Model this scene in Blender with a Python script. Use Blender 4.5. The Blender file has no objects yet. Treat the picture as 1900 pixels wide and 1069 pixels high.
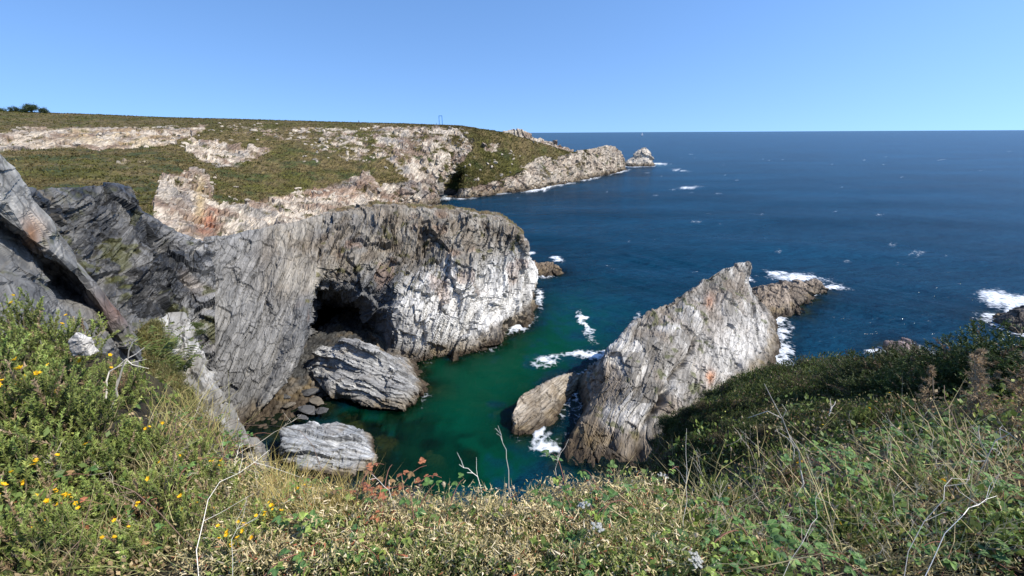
import bpy, bmesh, math, random
import numpy as np
from mathutils import Matrix, Vector
from mathutils.kdtree import KDTree

# ------------------------------------------------------------------ camera, sky, sun
sc = bpy.context.scene
FPX = 797.0; EYE = 40.0
ROLL = math.radians(0.32); PITCH = math.atan((534.5 - 246.0) / FPX)
_f = np.array([0, math.cos(PITCH), -math.sin(PITCH)])
_u0 = np.array([0, math.sin(PITCH), math.cos(PITCH)])
_r0 = np.array([1.0, 0, 0])
_r = _r0 * math.cos(ROLL) - _u0 * math.sin(ROLL)
_u = _u0 * math.cos(ROLL) + _r0 * math.sin(ROLL)
cam = bpy.data.cameras.new('camera'); camo = bpy.data.objects.new('camera', cam)
sc.collection.objects.link(camo)
cam.sensor_width = 36.0; cam.lens = 36.0 * FPX / 1900.0
cam.clip_start = 0.05; cam.clip_end = 90000
camo.matrix_world = Matrix(((_r[0], _u[0], -_f[0], 0), (_r[1], _u[1], -_f[1], 0), (_r[2], _u[2], -_f[2], EYE), (0, 0, 0, 1)))
sc.camera = camo

SUN_AZ = math.radians(106)     # clockwise from the view direction (+Y)
SUN_EL = math.radians(47)
w = bpy.data.worlds.new('World'); sc.world = w; w.use_nodes = True
nt = w.node_tree; bg = nt.nodes['Background']
sky = nt.nodes.new('ShaderNodeTexSky'); sky.sky_type = 'NISHITA'; sky.sun_disc = False
sky.sun_elevation = SUN_EL; sky.sun_rotation = SUN_AZ
sky.altitude = 0; sky.air_density = 1.0; sky.dust_density = 0.25; sky.ozone_density = 1.5
hs = nt.nodes.new('ShaderNodeHueSaturation'); hs.inputs['Saturation'].default_value = 1.2; hs.inputs['Hue'].default_value = 0.505
gm = nt.nodes.new('ShaderNodeTexCoord'); mp_ = nt.nodes.new('ShaderNodeMapping')
mp_.inputs['Scale'].default_value = (1, 1, 0.85); mp_.inputs['Location'].default_value = (0, 0, 0.24)   # the air near the horizon is as clear as higher up
nt.links.new(gm.outputs['Generated'], mp_.inputs['Vector']); nt.links.new(mp_.outputs[0], sky.inputs['Vector'])
nt.links.new(sky.outputs[0], hs.inputs['Color'])
nt.links.new(hs.outputs[0], bg.inputs[0]); bg.inputs[1].default_value = 0.131
sun = bpy.data.lights.new('sun', 'SUN'); sun.energy = 3.1; sun.angle = math.radians(0.53); sun.color = (1.0, 0.95, 0.87)
suno = bpy.data.objects.new('sun', sun); sc.collection.objects.link(suno)
_sd = Vector((math.sin(SUN_AZ) * math.cos(SUN_EL), math.cos(SUN_AZ) * math.cos(SUN_EL), math.sin(SUN_EL)))
suno.rotation_euler = _sd.to_track_quat('Z', 'Y').to_euler()
suno.location = (200, 0, 200)
sc.view_settings.view_transform = 'Standard'; sc.view_settings.look = 'None'
sc.view_settings.exposure = 0.9; sc.view_settings.gamma = 1.0
sc.cycles.max_bounces = 4; sc.cycles.diffuse_bounces = 2; sc.cycles.glossy_bounces = 2
sc.cycles.transparent_max_bounces = 4; sc.cycles.caustics_reflective = False; sc.cycles.caustics_refractive = False

rng = np.random.default_rng(11); random.seed(5)

# ------------------------------------------------------------------ photo measurements to world points
def direc(px, py):
    return _f + _r * ((px - 950.0) / FPX) + _u * ((534.5 - py) / FPX)
def at(px, py, Y=None, z=None):
    v = direc(px, py)
    t = Y / v[1] if Y is not None else (z - EYE) / v[2]
    return np.array([0, 0, EYE]) + t * v
def project(P):
    q = P - np.array([0, 0, EYE])
    d = q @ _f; d = np.where(np.abs(d) < 1e-4, 1e-4, d)
    return 950 + FPX * (q @ _r) / d, 534.5 - FPX * (q @ _u) / d, d

# ------------------------------------------------------------------ numpy noise
def _h(ix, iy, iz, s):
    n = (ix.astype(np.int64) * 374761393 + iy.astype(np.int64) * 668265263 + iz.astype(np.int64) * 2147483647 + s * 1274126177) & 0xffffffff
    n = ((n ^ (n >> 13)) * 1274126177) & 0xffffffff
    n = ((n ^ (n >> 16)) * 2246822519) & 0xffffffff
    n = n ^ (n >> 15)
    return (n & 0xffffff).astype(np.float32) / 16777215.0
def vnoise(P, s=0):
    i = np.floor(P); f = (P - i).astype(np.float32); i = i.astype(np.int64)
    f = f * f * f * (f * (f * 6 - 15) + 10)
    out = 0
    for dx in (0, 1):
        wx = f[:, 0] if dx else 1 - f[:, 0]
        for dy in (0, 1):
            wy = f[:, 1] if dy else 1 - f[:, 1]
            for dz in (0, 1):
                wz = f[:, 2] if dz else 1 - f[:, 2]
                out = out + wx * wy * wz * _h(i[:, 0] + dx, i[:, 1] + dy, i[:, 2] + dz, s)
    return out * 2 - 1
def fbm(P, o=4, s=0, g=0.5):
    a = 1.0; t = 0; n = 0; P = np.array(P, dtype=np.float64)
    for k in range(o):
        t = t + a * vnoise(P * (2.03 ** k) + 17.3 * k, s + k); n += a; a *= g
    return t / n
def voro(P, s=0):
    """nearest jittered cell: F1, F2, cell hash a/b, offset from the cell centre"""
    b = np.floor(P - 0.5); N = len(P)
    f1 = np.full(N, 9e9); f2 = np.full(N, 9e9); ha = np.zeros(N); hb = np.zeros(N); off = np.zeros((N, 3))
    for dx in (0, 1):
        for dy in (0, 1):
            for dz in (0, 1):
                c = b + np.array([dx, dy, dz]); i = c.astype(np.int64)
                a = _h(i[:, 0], i[:, 1], i[:, 2], s); bb = _h(i[:, 0], i[:, 1], i[:, 2], s + 1); cc = _h(i[:, 0], i[:, 1], i[:, 2], s + 2)
                q = P - (c + 0.5 + 0.7 * (np.stack([a, bb, cc], 1) - 0.5))
                d = (q * q).sum(1); m = d < f1
                f2 = np.where(m, f1, np.minimum(f2, d)); f1 = np.where(m, d, f1)
                ha = np.where(m, _h(i[:, 0], i[:, 1], i[:, 2], s + 3), ha); hb = np.where(m, a, hb)
                off[m] = q[m]
    return np.sqrt(f1), np.sqrt(f2), ha, hb, off
def sstep(a, b, x):
    t = np.clip((x - a) / (b - a), 0, 1); return t * t * (3 - 2 * t)
def basis(n):
    n = np.array(n, float); n /= np.linalg.norm(n)
    a = np.cross(n, [0, 0, 1.0]); a /= np.linalg.norm(a); b = np.cross(n, a)
    return np.stack([a, b, n], 1)

def bricks(Q, T, L1, L2, seed):
    """beds of thickness T broken into long staggered blocks: value and joint distance of the block at Q"""
    s = Q[:, 2] / T; k = np.floor(s); fs = s - k
    r0 = _h(k, k * 0, k * 0 + 3, seed); r1 = _h(k, k * 0 + 7, k * 0, seed)
    u = Q[:, 0] / (L1 * (0.6 + 0.8 * r0)) + 13.7 * r0; v = Q[:, 1] / (L2 * (0.6 + 0.8 * r1)) + 9.1 * r1
    iu = np.floor(u); iv = np.floor(v)
    h = _h(k, iu, iv, seed + 1); h2 = _h(k, iu, iv, seed + 2); h3 = _h(k, iu, iv, seed + 3)
    e = np.minimum(fs, 1 - fs) * T
    return h, h2, h3, e, (u - iu - .5), (v - iv - .5), fs
def rock_disp(P, nrm, amp=1.0, scale=1.0, seed=0, lay=(4.5, 4.5, 1.2), rough=1.0, groove=.45, big=1.0):
    """stratified, fractured rock: beds of several thicknesses broken into long blocks, big tilted joint faces, a little weathering"""
    B = basis(nrm); Q = P @ B
    wv = np.stack([fbm(P / (9 * scale), 2, seed + 50 + k) for k in range(3)], 1)
    Q = Q + 1.7 * scale * wv
    d = 0; tone = 0
    # big joint blocks
    for k, (sz, a) in enumerate(((8.5, 1.25 * big), (3.2, 0.42 * (.4 + .6 * big)))):
        Lk = np.array((1.0, 0.8, 0.55)) * sz * scale
        f1, f2, ha, hb, off = voro(Q / Lk, seed + 7 * k)
        tl = np.stack([ha - .5, hb - .5, (ha * 7.3) % 1 - .5], 1) * 1.6
        d = d + a * scale * ((hb - 0.5) * 0.8 + (off * tl).sum(1))
        d = d - a * scale * groove * (1 - sstep(0.0, 0.05, f2 - f1)) * (ha > .8)
        tone = tone + (0.45 if k == 0 else .3) * (ha - .5)
    # bedding
    for k, (T, a) in enumerate(((2.1, .66), (.78, .32), (.30, .12))):
        T = T * scale * lay[2]
        h, h2, h3, e, u, v, fs = bricks(Q + .25 * T * vnoise(P / (2.5 * T), seed + 40 + k)[:, None], T, T * lay[0], T * lay[1], seed + 20 + 5 * k)
        d = d + a * scale * ((h - .5) * 1.2 + (h2 - .5) * u * 1.2 + (h3 - .5) * v * 1.2 - .5 * (fs - .5) * (h3 > .4))
        tone = tone + (.30, .30, .25)[k] * (h2 - .5)
    d = d + rough * 0.20 * scale * fbm(P / (1.4 * scale), 3, seed + 90, 0.5) + .5 * scale * wv[:, 0]
    return d * amp, tone + .5 * fbm(P / (4 * scale), 2, seed + 95), 0

# ------------------------------------------------------------------ mesh helpers
COL = sc.collection
def link(name, me, mat=None, parent=None):
    o = bpy.data.objects.new(name, me); COL.objects.link(o)
    if mat is not None and me is not None and not me.materials: me.materials.append(mat)
    if parent is not None: o.parent = parent
    return o
def tag(o, label=None, cat=None, group=None, kind=None):
    if label: o['label'] = label
    if cat: o['category'] = cat
    if group: o['group'] = group
    if kind: o['kind'] = kind
    return o
def mesh_np(name, V, Fc, col=None, smooth=False, extra=None):
    """V (n,3), Fc (m,k) faces of one size"""
    me = bpy.data.meshes.new(name); V = np.asarray(V, np.float32); Fc = np.asarray(Fc, np.int32)
    k = Fc.shape[1]
    me.vertices.add(len(V)); me.vertices.foreach_set('co', V.ravel())
    me.loops.add(Fc.size); me.loops.foreach_set('vertex_index', Fc.ravel())
    me.polygons.add(len(Fc)); me.polygons.foreach_set('loop_start', np.arange(0, Fc.size, k, dtype=np.int32))
    me.polygons.foreach_set('use_smooth', np.full(len(Fc), smooth, dtype=bool))
    me.update(calc_edges=True)
    if col is not None:
        a = me.attributes.new('Col', 'FLOAT_COLOR', 'POINT')
        c = np.ones((len(V), 4), np.float32); c[:, :3] = col; a.data.foreach_set('color', c.ravel())
    for nm, val in (extra or {}).items():
        a = me.attributes.new(nm, 'FLOAT', 'POINT'); a.data.foreach_set('value', np.asarray(val, np.float32))
    return me
def grid_faces(R, C):
    i = np.arange(R * C).reshape(R, C)
    return np.stack([i[:-1, :-1], i[:-1, 1:], i[1:, 1:], i[1:, :-1]], -1).reshape(-1, 4)
def catmull(A, n, ax):
    """resample control array A along axis ax to n samples (Catmull-Rom)"""
    A = np.moveaxis(A, ax, 0); m = A.shape[0]
    t = np.linspace(0, m - 1, n); i = np.minimum(t.astype(int), m - 2); f = (t - i).reshape(-1, *([1] * (A.ndim - 1)))
    p1 = A[i]; p2 = A[i + 1]
    p0 = np.where((i == 0).reshape(f.shape), 2 * A[0] - A[1], A[np.maximum(i - 1, 0)])
    p3 = np.where((i == m - 2).reshape(f.shape), 2 * A[-1] - A[-2], A[np.minimum(i + 2, m - 1)])
    out = 0.5 * (2 * p1 + (p2 - p0) * f + (2 * p0 - 5 * p1 + 4 * p2 - p3) * f ** 2 + (3 * p1 - p0 - 3 * p2 + p3) * f ** 3)
    lin = p1 * (1 - f) + p2 * f
    return np.moveaxis(0.6 * out + 0.4 * lin, 0, ax)
def grid_normals(G):
    du = np.gradient(G, axis=1); dv = np.gradient(G, axis=0)
    n = np.cross(du, dv); n /= np.linalg.norm(n, axis=2, keepdims=True) + 1e-9
    return n
def inpoly(X, Y, poly):
    r = np.zeros(len(X), bool); n = len(poly)
    for k in range(n):
        x1, y1 = poly[k]; x2, y2 = poly[(k + 1) % n]
        if y1 == y2: continue
        c = ((y1 > Y) != (y2 > Y)) & (X < (x2 - x1) * (Y - y1) / (y2 - y1) + x1)
        r ^= c
    return r
def mixc(a, b, t):
    t = np.asarray(t)[:, None]; return np.asarray(a) * (1 - t) + np.asarray(b) * t

def patch(rows, nu, nv):
    """rows of (px, py, Y) | (px, py, 'z', z) | world np.array; gives a surface grid and its photo-plane parameters"""
    Wd = np.array([[p if isinstance(p, np.ndarray) else (at(p[0], p[1], z=p[3]) if p[2] == 'z' else at(*p)) for p in r] for r in rows])
    G = catmull(catmull(Wd, nv, 0), nu, 1)
    return G
def below(pt, z=-4.0, dx=0, dy=0):
    p = pt if isinstance(pt, np.ndarray) else (at(pt[0], pt[1], z=pt[3]) if pt[2] == 'z' else at(*pt))
    return np.array([p[0] + dx, p[1] + dy, z])
def beyond(pt, dy, dz, dx=0):
    p = pt if isinstance(pt, np.ndarray) else (at(pt[0], pt[1], z=pt[3]) if pt[2] == 'z' else at(*pt))
    return np.array([p[0] + dx, p[1] + dy, p[2] + dz])

# ------------------------------------------------------------------ materials
def nodes(name):
    m = bpy.data.materials.new(name); m.use_nodes = True
    n = m.node_tree; b = n.nodes['Principled BSDF']; return m, n, b
def N(n, t, **k):
    x = n.nodes.new(t)
    for a, v in k.items(): setattr(x, a, v)
    return x
def rock_material(name, nrm, fine=1.0, bump=0.3, rough=0.85, contrast=0.5):
    """colour from the rock's own stain map, with bedding streaks, mineral speckle and fine relief on top"""
    m, n, b = nodes(name); L = n.links
    at_ = N(n, 'ShaderNodeAttribute', attribute_name='Col')
    tc = N(n, 'ShaderNodeTexCoord')
    B = basis(nrm); rot = Matrix(B.T.tolist()).to_euler()
    mp = N(n, 'ShaderNodeMapping', vector_type='POINT'); mp.inputs['Rotation'].default_value = rot
    L.new(tc.outputs['Object'], mp.inputs['Vector'])
    mp2 = N(n, 'ShaderNodeMapping'); mp2.inputs['Scale'].default_value = (0.35 * fine, 0.35 * fine, 3.2 * fine)
    L.new(mp.outputs[0], mp2.inputs['Vector'])
    st = N(n, 'ShaderNodeTexNoise'); st.inputs['Scale'].default_value = 1.0; st.inputs['Detail'].default_value = 7; st.inputs['Roughness'].default_value = 0.55
    st.inputs['Distortion'].default_value = 0.6
    L.new(mp2.outputs[0], st.inputs['Vector'])
    sp = N(n, 'ShaderNodeTexNoise'); sp.inputs['Scale'].default_value = 2.1 * fine; sp.inputs['Detail'].default_value = 8; sp.inputs['Roughness'].default_value = 0.7
    L.new(tc.outputs['Object'], sp.inputs['Vector'])
    r1 = N(n, 'ShaderNodeMapRange'); r1.inputs['From Min'].default_value = 0.3; r1.inputs['From Max'].default_value = 0.7
    r1.inputs['To Min'].default_value = 1 - contrast; r1.inputs['To Max'].default_value = 1 + contrast * 0.75
    L.new(st.outputs['Fac'], r1.inputs['Value'])
    r2 = N(n, 'ShaderNodeMapRange'); r2.inputs['From Min'].default_value = 0.3; r2.inputs['From Max'].default_value = 0.7
    r2.inputs['To Min'].default_value = 0.82; r2.inputs['To Max'].default_value = 1.16
    L.new(sp.outputs['Fac'], r2.inputs['Value'])
    mu = N(n, 'ShaderNodeMath', operation='MULTIPLY'); L.new(r1.outputs[0], mu.inputs[0]); L.new(r2.outputs[0], mu.inputs[1])
    mp3 = N(n, 'ShaderNodeMapping'); mp3.inputs['Scale'].default_value = (0.30 * fine, 0.42 * fine, 1.5 * fine); L.new(mp.outputs[0], mp3.inputs['Vector'])
    wn = N(n, 'ShaderNodeTexNoise'); wn.inputs['Scale'].default_value = 1.3; wn.inputs['Detail'].default_value = 4; L.new(mp3.outputs[0], wn.inputs['Vector'])
    ws = N(n, 'ShaderNodeVectorMath', operation='MULTIPLY_ADD'); ws.inputs[1].default_value = (.7, .7, .7); L.new(wn.outputs['Color'], ws.inputs[0]); L.new(mp3.outputs[0], ws.inputs[2])
    ck = N(n, 'ShaderNodeTexVoronoi', feature='DISTANCE_TO_EDGE'); L.new(ws.outputs[0], ck.inputs['Vector']); ck.inputs['Scale'].default_value = 1.0
    cr = N(n, 'ShaderNodeMapRange'); cr.inputs['From Max'].default_value = 0.055; cr.inputs['To Min'].default_value = 0.45; L.new(ck.outputs['Distance'], cr.inputs['Value'])
    mu0 = mu; mu = N(n, 'ShaderNodeMath', operation='MULTIPLY'); L.new(mu0.outputs[0], mu.inputs[0]); L.new(cr.outputs[0], mu.inputs[1])
    vm = N(n, 'ShaderNodeVectorMath', operation='SCALE'); L.new(at_.outputs['Color'], vm.inputs[0]); L.new(mu.outputs[0], vm.inputs['Scale'])
    L.new(vm.outputs[0], b.inputs['Base Color'])
    ad = N(n, 'ShaderNodeMath', operation='ADD'); L.new(st.outputs['Fac'], ad.inputs[0]); L.new(sp.outputs['Fac'], ad.inputs[1])
    bp = N(n, 'ShaderNodeBump'); bp.inputs['Strength'].default_value = bump; bp.inputs['Distance'].default_value = 0.22 / fine
    ad2 = N(n, 'ShaderNodeMath', operation='ADD'); L.new(ad.outputs[0], ad2.inputs[0]); L.new(cr.outputs[0], ad2.inputs[1]); L.new(ad2.outputs[0], bp.inputs['Height']); L.new(bp.outputs[0], b.inputs['Normal'])
    b.inputs['Roughness'].default_value = rough; b.inputs['Specular IOR Level'].default_value = 0.3
    return m
CREAM = (0.53, 0.45, 0.345); WHITE = (0.70, 0.665, 0.60); PINK = (0.235, 0.165, 0.115); RUST = (0.34, 0.145, 0.08)
DGREY = (0.066, 0.069, 0.073); MGREY = (0.178, 0.172, 0.160); LGREY = (0.34, 0.325, 0.295); TAN = (0.25, 0.20, 0.14)
WET = (0.075, 0.055, 0.035); OLIVE = (0.084, 0.078, 0.013); BROWN = (0.135, 0.100, 0.036); OCHRE = (0.42, 0.30, 0.14)
# ================================================================== the setting: headland, cliffs, rocks
WATERLINE = []      # points where rock meets the sea, for foam and shallows
def finish(name, G, mat, col, closed=False, flat=True, track=True, thresh=0.7):
    R, C = G.shape[:2]; V = G.reshape(-1, 3)
    me = mesh_np(name, V, grid_faces(R, C)[:, ::-1], col, smooth=not flat)
    if track:
        q = V[np.abs(V[:, 2]) < thresh]; WATERLINE.append(q[:: max(1, len(q) // 2500)])
    return link(name, me, mat)
def wetline(P, c, seed, top=1.6, s=1.0):
    zz = P[:, 2] + 0.7 * s * fbm(P / (1.5 * s), 3, seed)
    c = mixc(c, mixc(np.array(TAN) * 0.62, np.array(OCHRE) * 0.45, sstep(-.3, .4, fbm(P / 2.0, 2, seed + 3))), (1 - sstep(top * 0.9, top * 2.0, zz)) * 0.75)
    return mixc(c, WET, 1 - sstep(top * 0.25, top * 0.9, zz))

# ---- far headland -------------------------------------------------
hd = [ # px, crest(py,Y), upper, mid, low, base(py, Y or None for the waterline)
 (-200,(200,300),(235,230),(272,170),(330,120),(400,85)),
 (-60,(206,310),(238,235),(275,180),(330,125),(400,90)),
 (60,(210,320),(240,240),(277,185),(335,130),(410,95)),
 (180,(214,325),(240,250),(280,195),(340,135),(420,100)),
 (300,(219,330),(243,260),(282,205),(345,145),(430,105)),
 (380,(221,330),(245,265),(290,215),(360,160),(445,112)),
 (460,(223,335),(250,275),(300,225),(365,175),(440,130)),
 (560,(226,335),(255,285),(310,235),(365,195),(425,150)),
 (660,(229,335),(262,290),(318,245),(360,215),(410,185)),
 (740,(231,335),(265,295),(320,255),(355,238),(396,None)),
 (790,(233,335),(268,300),(320,268),(352,254),(383,None)),
 (815,(234,335),(270,303),(318,276),(345,268),(376,None)),
 (838,(235,335),(272,308),(315,296),(342,300),(366,None)),
 (862,(237,335),(270,312),(310,296),(340,287),(369,None)),
 (900,(241,338),(275,320),(310,306),(338,297),(364,None)),
 (940,(248,345),(280,332),(312,318),(338,309),(359,None)),
 (1000,(265,365),(290,354),(312,342),(333,333),(351,None)),
 (1060,(283,400),(295,392),(310,384),(325,376),(339,None)),
 (1088,(278,430),(290,424),(304,415),(319,406),(333,None)),
 (1112,(273,455),(285,448),(299,440),(313,430),(327,None)),
 (1136,(271,478),(284,472),(297,464),(310,456),(322,None)),
 (1152,(283,497),(291,494),(300,490),(309,487),(318,None)),
 (1164,(306,508),(308,508),(311,507),(313,506),(315,None))]
rows = [[] for _ in range(9)]
for px, cr, up, mi, lo, ba in hd:
    c = at(px, *cr); flat = px < 900
    b = at(px, ba[0], z=0) if ba[1] is None else at(px, *ba)
    rows[0].append(beyond(c, 420 if flat else 60, -4 if flat else -c[2] - 3, -200 if px < 300 else 0))
    rows[1].append(beyond(c, 130 if flat else 25, 0.5 if flat else -0.5 * c[2]))
    rows[2].append(beyond(c, 22 if flat else 8, 0.15 if flat else -0.12 * c[2]))
    rows[3].append(c); rows[4].append(at(px, *up)); rows[5].append(at(px, *mi)); rows[6].append(at(px, *lo)); rows[7].append(b)
    rows[8].append(below(b, -5 if ba[1] is None else b[2] - 12, 0, -1))
CP = np.array([[[h[0], 0] for h in hd]] * 9, float)
NH = 760; G = patch(rows, NH, 250)
Nn = grid_normals(G); P0 = G.reshape(-1, 3); nn = Nn.reshape(-1, 3)
X, Yp, _ = project(P0)
wx = X + 9 * fbm(P0 / 14, 3, 1) + 5 * fbm(P0 / 4, 3, 4); wy = Yp + 5 * fbm(P0 / 10, 3, 2) + 4 * fbm(P0 / 3.5, 3, 3)
rock = np.zeros(len(P0))
for poly, v in (
    ([(-300,266),(-100,240),(5,247),(60,236),(180,238),(350,236),(378,232),(376,246),(345,256),(320,268),(230,279),(120,273),(-100,290)], 1.0),
    ([(345,264),(400,262),(500,278),(480,294),(440,312),(380,305),(345,280)], 0.9),
    ([(300,330),(355,310),(385,315),(395,372),(420,382),(430,470),(290,450),(280,380)], 1.0),
    ([(215,300),(280,296),(290,318),(220,322)], 0.35),
    ([(380,380),(460,374),(520,362),(600,347),(680,318),(705,345),(760,335),(800,330),(850,345),(850,470),(380,470)], 1.0),
    ([(540,238),(700,240),(720,262),(690,300),(640,296),(560,262)], 0.52),
    ([(690,236),(760,232),(860,240),(885,262),(870,290),(845,320),(830,345),(780,345),(740,318),(700,285)], 0.78),
    ([(830,470),(840,346),(872,348),(930,334),(1000,304),(1060,286),(1100,262),(1300,262),(1300,470)], 1.0),
    ([(960,308),(1010,290),(1030,296),(985,316)], 0.85), ([(895,268),(930,266),(925,284),(900,282)], 0.6),
    ([(420,232),(540,236),(560,260),(450,256)], 0.3)):
    rock = np.maximum(rock, inpoly(wx, wy, poly) * v)
rock = np.where(P0[:, 2] < 3, 1.0, rock)
rock = np.clip((rock * .84 + 0.95 * fbm(P0 / 6, 5, 8, .65) + 0.35 * (voro(P0 / 2.6, 33)[2] - 0.5) - 0.5) * 5 + 0.5, 0, 1) * (rock > 0.05)
rock = np.maximum(rock, P0[:, 2] < 5)
HN = (-0.55, -0.25, 0.8)
dR, cell, crack = rock_disp(P0, HN, 1.0, 1.9, 20, lay=(4, 2.5, 1.3))
dV = 0.9 * fbm(P0 / 5, 4, 60, 0.6) + 0.5 * np.abs(fbm(P0 / 1.6, 3, 61))
side = nn @ np.array([0, -1.0, 0.6]); sgn = np.where(side.mean() > 0, 1.0, -1.0)
gul = np.exp(-((X + 5 * fbm(P0 / 5, 3, 31) - (836 + (352 - Yp) * 0.6)) / 5.5) ** 2) * sstep(310, 325, Yp) * (Yp < 376)      # the dark cleft
D = rock * dR * (.85 + .5 * (1 - np.abs(nn[:, 2]))) + (1 - rock) * dV * 0.7 - 12 * gul
cre = np.arange(len(P0)) // NH; nearc = np.exp(-((Yp - 222) / 18.0) ** 2) * (X < 900)
D = D * (1 - 0.8 * nearc) * np.where(cre < 45, 0.25, 1)
V = P0 + sgn * nn * D[:, None]
tone = fbm(P0 / 18, 3, 70)
veg = mixc(OLIVE, BROWN, sstep(-.4, .3, tone + 0.5 * fbm(P0 / 4, 3, 71)))
veg = mixc(veg, np.array((0.045, 0.062, 0.014)), sstep(-.05, .4, fbm(P0 / 9, 2, 72)) * sstep(262, 290, Yp) * 0.9)
veg = mixc(veg, (0.17, 0.12, 0.05), sstep(.1, .5, fbm(P0 / 11, 3, 73)) * 0.6)
veg *= (0.75 + 0.5 * (voro(P0 / 1.7, 9)[2]))[:, None]
rk = mixc(PINK, CREAM, sstep(-.35, .30, cell + 0.35 * fbm(P0 / 5, 3, 74)))
rk = mixc(rk, MGREY, sstep(.15, .55, fbm(P0 / 9, 3, 75)) * 0.7)
rk = mixc(rk, CREAM, sstep(900, 1000, X) * 0.45)
rk = mixc(rk, np.array(OCHRE) * 1.1, np.exp(-((X - 230) / 160) ** 2 - ((Yp - 255) / 20) ** 2) * sstep(-.2, .3, fbm(P0 / 6, 3, 76)) * 0.7)
rk = mixc(rk, (0.30, 0.185, 0.12), np.exp(-((X - 640) / 190) ** 2 - ((Yp - 368) / 26) ** 2) * sstep(-.1, .35, fbm(P0 / 7, 3, 77)) * 0.8)
rk = mixc(rk, RUST, np.exp(-((X - 385) / 20) ** 4 - ((Yp - 412) / 24) ** 4) * sstep(-.5, .1, fbm(P0 / np.array([1.2, 1.2, 5]), 3, 78)) * 0.95)
rk = mixc(rk, (0.45, 0.34, 0.19), np.exp(-((X - 371) / 9) ** 2 - ((Yp - 370) / 40) ** 4) * 0.9)
rk = mixc(rk, DGREY, np.exp(-((X - 800) / 60) ** 2 - ((Yp - 358) / 22) ** 2) * sstep(-.3, .3, fbm(P0 / 5, 3, 79)) * 0.75)
col = mixc(veg, rk, rock)
col = np.where((P0[:, 2] < 7)[:, None], wetline(P0, col, 80, 2.4, 2.5), col)
M_HEAD = rock_material('headland_rock', HN, fine=0.45, bump=0.5, contrast=0.5)
o = finish('headland', V.reshape(G.shape), M_HEAD, col, thresh=1.6); tag(o, kind='structure')
HEAD = (V.reshape(G.shape), rock.reshape(G.shape[:2]), nn.reshape(G.shape) * sgn, X.reshape(G.shape[:2]), Yp.reshape(G.shape[:2]))

# ---- rocky ridge behind the headland's shoulder ---------------------------------
cr = [(925,252,402),(945,246,405),(962,244,408),(985,248,412),(1000,256,416),(1018,262,420),(1035,266,424),(1062,280,428)]
rows = [[below(p, 0, 0, 14) for p in cr], [beyond(p, 4, -3) for p in cr], list(cr), [beyond(p, -6, -6) for p in cr], [beyond(p, -16, -16) for p in cr]]
G = patch(rows, 220, 60); nn = grid_normals(G).reshape(-1, 3); P0 = G.reshape(-1, 3)
d, cell, crack = rock_disp(P0, HN, 1.0, 2.2, 120, lay=(3, 2, 1.6))
sg = np.sign((nn @ np.array([0, -1, .6])).mean())
col = mixc(PINK, CREAM, sstep(-.4, .3, cell + .3 * fbm(P0 / 5, 2, 121)))
o = finish('headland_ridge', (P0 + sg * nn * d[:, None]).reshape(G.shape), M_HEAD, col, track=False); tag(o, kind='structure')

# ---- sea cave ridge -------------------------------------------------
top = [(385,440,70),(430,436,72),(490,425,76),(545,412,80),(582,403,83),(600,399,85),(648,392,87),(700,387,90),(745,384,92),(800,388,94),(860,396,95),(925,405,95),(952,422,94),(972,440,94)]
r2 = [(385,480,66),(428,478,68),(486,478,70),(545,478,72),(590,482,74),(600,486,74),(650,490,77),(702,480,81),(745,470,83),(800,450,87),(860,455,88),(928,458,91),(955,465,93),(974,470,97)]
r2b = [(385,540,62),(426,540,63.5),(480,540,65),(535,540,66.5),(576,540,67.5),(592,536,74),(650,548,77),(700,552,78),(745,528,78.5),(800,512,81),(862,520,82.5),(930,508,88),(959,505,92),(975,500,98)]
r3 = [(385,610,57.5),(424,610,59),(470,610,60.5),(522,610,62),(570,606,63),(592,570,97),(648,575,97),(692,600,82),(745,585,74.5),(800,580,76),(865,580,78),(932,555,85.5),(965,545,91),(980,530,98.5)]
r4 = [(395,700,53.5),(426,700,55),(456,700,56),(500,695,57.5),(541,690,58.5),(588,606,92),(645,608,92),(702,640,75),(745,635,71.5),(805,630,73.5),(868,622,75.5),(936,595,83.5),(969,575,90),(985,550,99)]
ba = [(415,800,'z',0),(428,797,'z',0),(440,795,'z',0),(455,791,'z',0),(465,787,'z',0),(585,622,91),(645,622,90),(712,674,'z',0),(752,676,'z',0),(810,668,'z',0),(872,656,'z',0),(940,634,'z',0),(977,602,'z',0),(989,566,'z',0)]
endc = [np.array([1.5, 110, 14]), np.array([2., 110, 13]), np.array([3, 111, 10]), np.array([4, 112, 7]), np.array([4.5, 113, 4]), np.array([5, 113, 0.])]
end2 = [np.array([-14.0, 122, 12]), np.array([-14, 122, 11]), np.array([-13, 123, 9]), np.array([-13, 124, 6]), np.array([-13, 125, 3]), np.array([-13, 126, 0.])]
rows = [r + [endc[k], end2[k]] for k, r in enumerate((top, r2, r2b, r3, r4, ba))]
bk = [beyond(p, 12, -4.2 if i < 4 else -1.7) for i, p in enumerate(rows[0])]; bk2 = [beyond(p, 34, -16) for p in rows[0]]; un = [below(p, min(-5, (at(p[0], p[1], z=p[3]) if not isinstance(p, np.ndarray) and p[2] == 'z' else np.zeros(3))[2] - 5)) for p in rows[-1]]
NU, NV = 560, 300
G = patch([bk2, bk] + rows + [un], NU, NV); nn = grid_normals(G).reshape(-1, 3); P0 = G.reshape(-1, 3)
X, Yp, _ = project(P0); sg = np.sign((nn @ np.array([0, -1, .4])).mean())
RN = (0.35, -0.55, 0.75)
slab = 1 - sstep(560, 590, X + 0.12 * (Yp - 600))       # smoother bedding plane at the left
dA, cell, crack = rock_disp(P0, (-0.75, -0.35, 0.55), 1.25, 1.15, 200, lay=(6, 3.5, 0.9), groove=.25)
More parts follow.
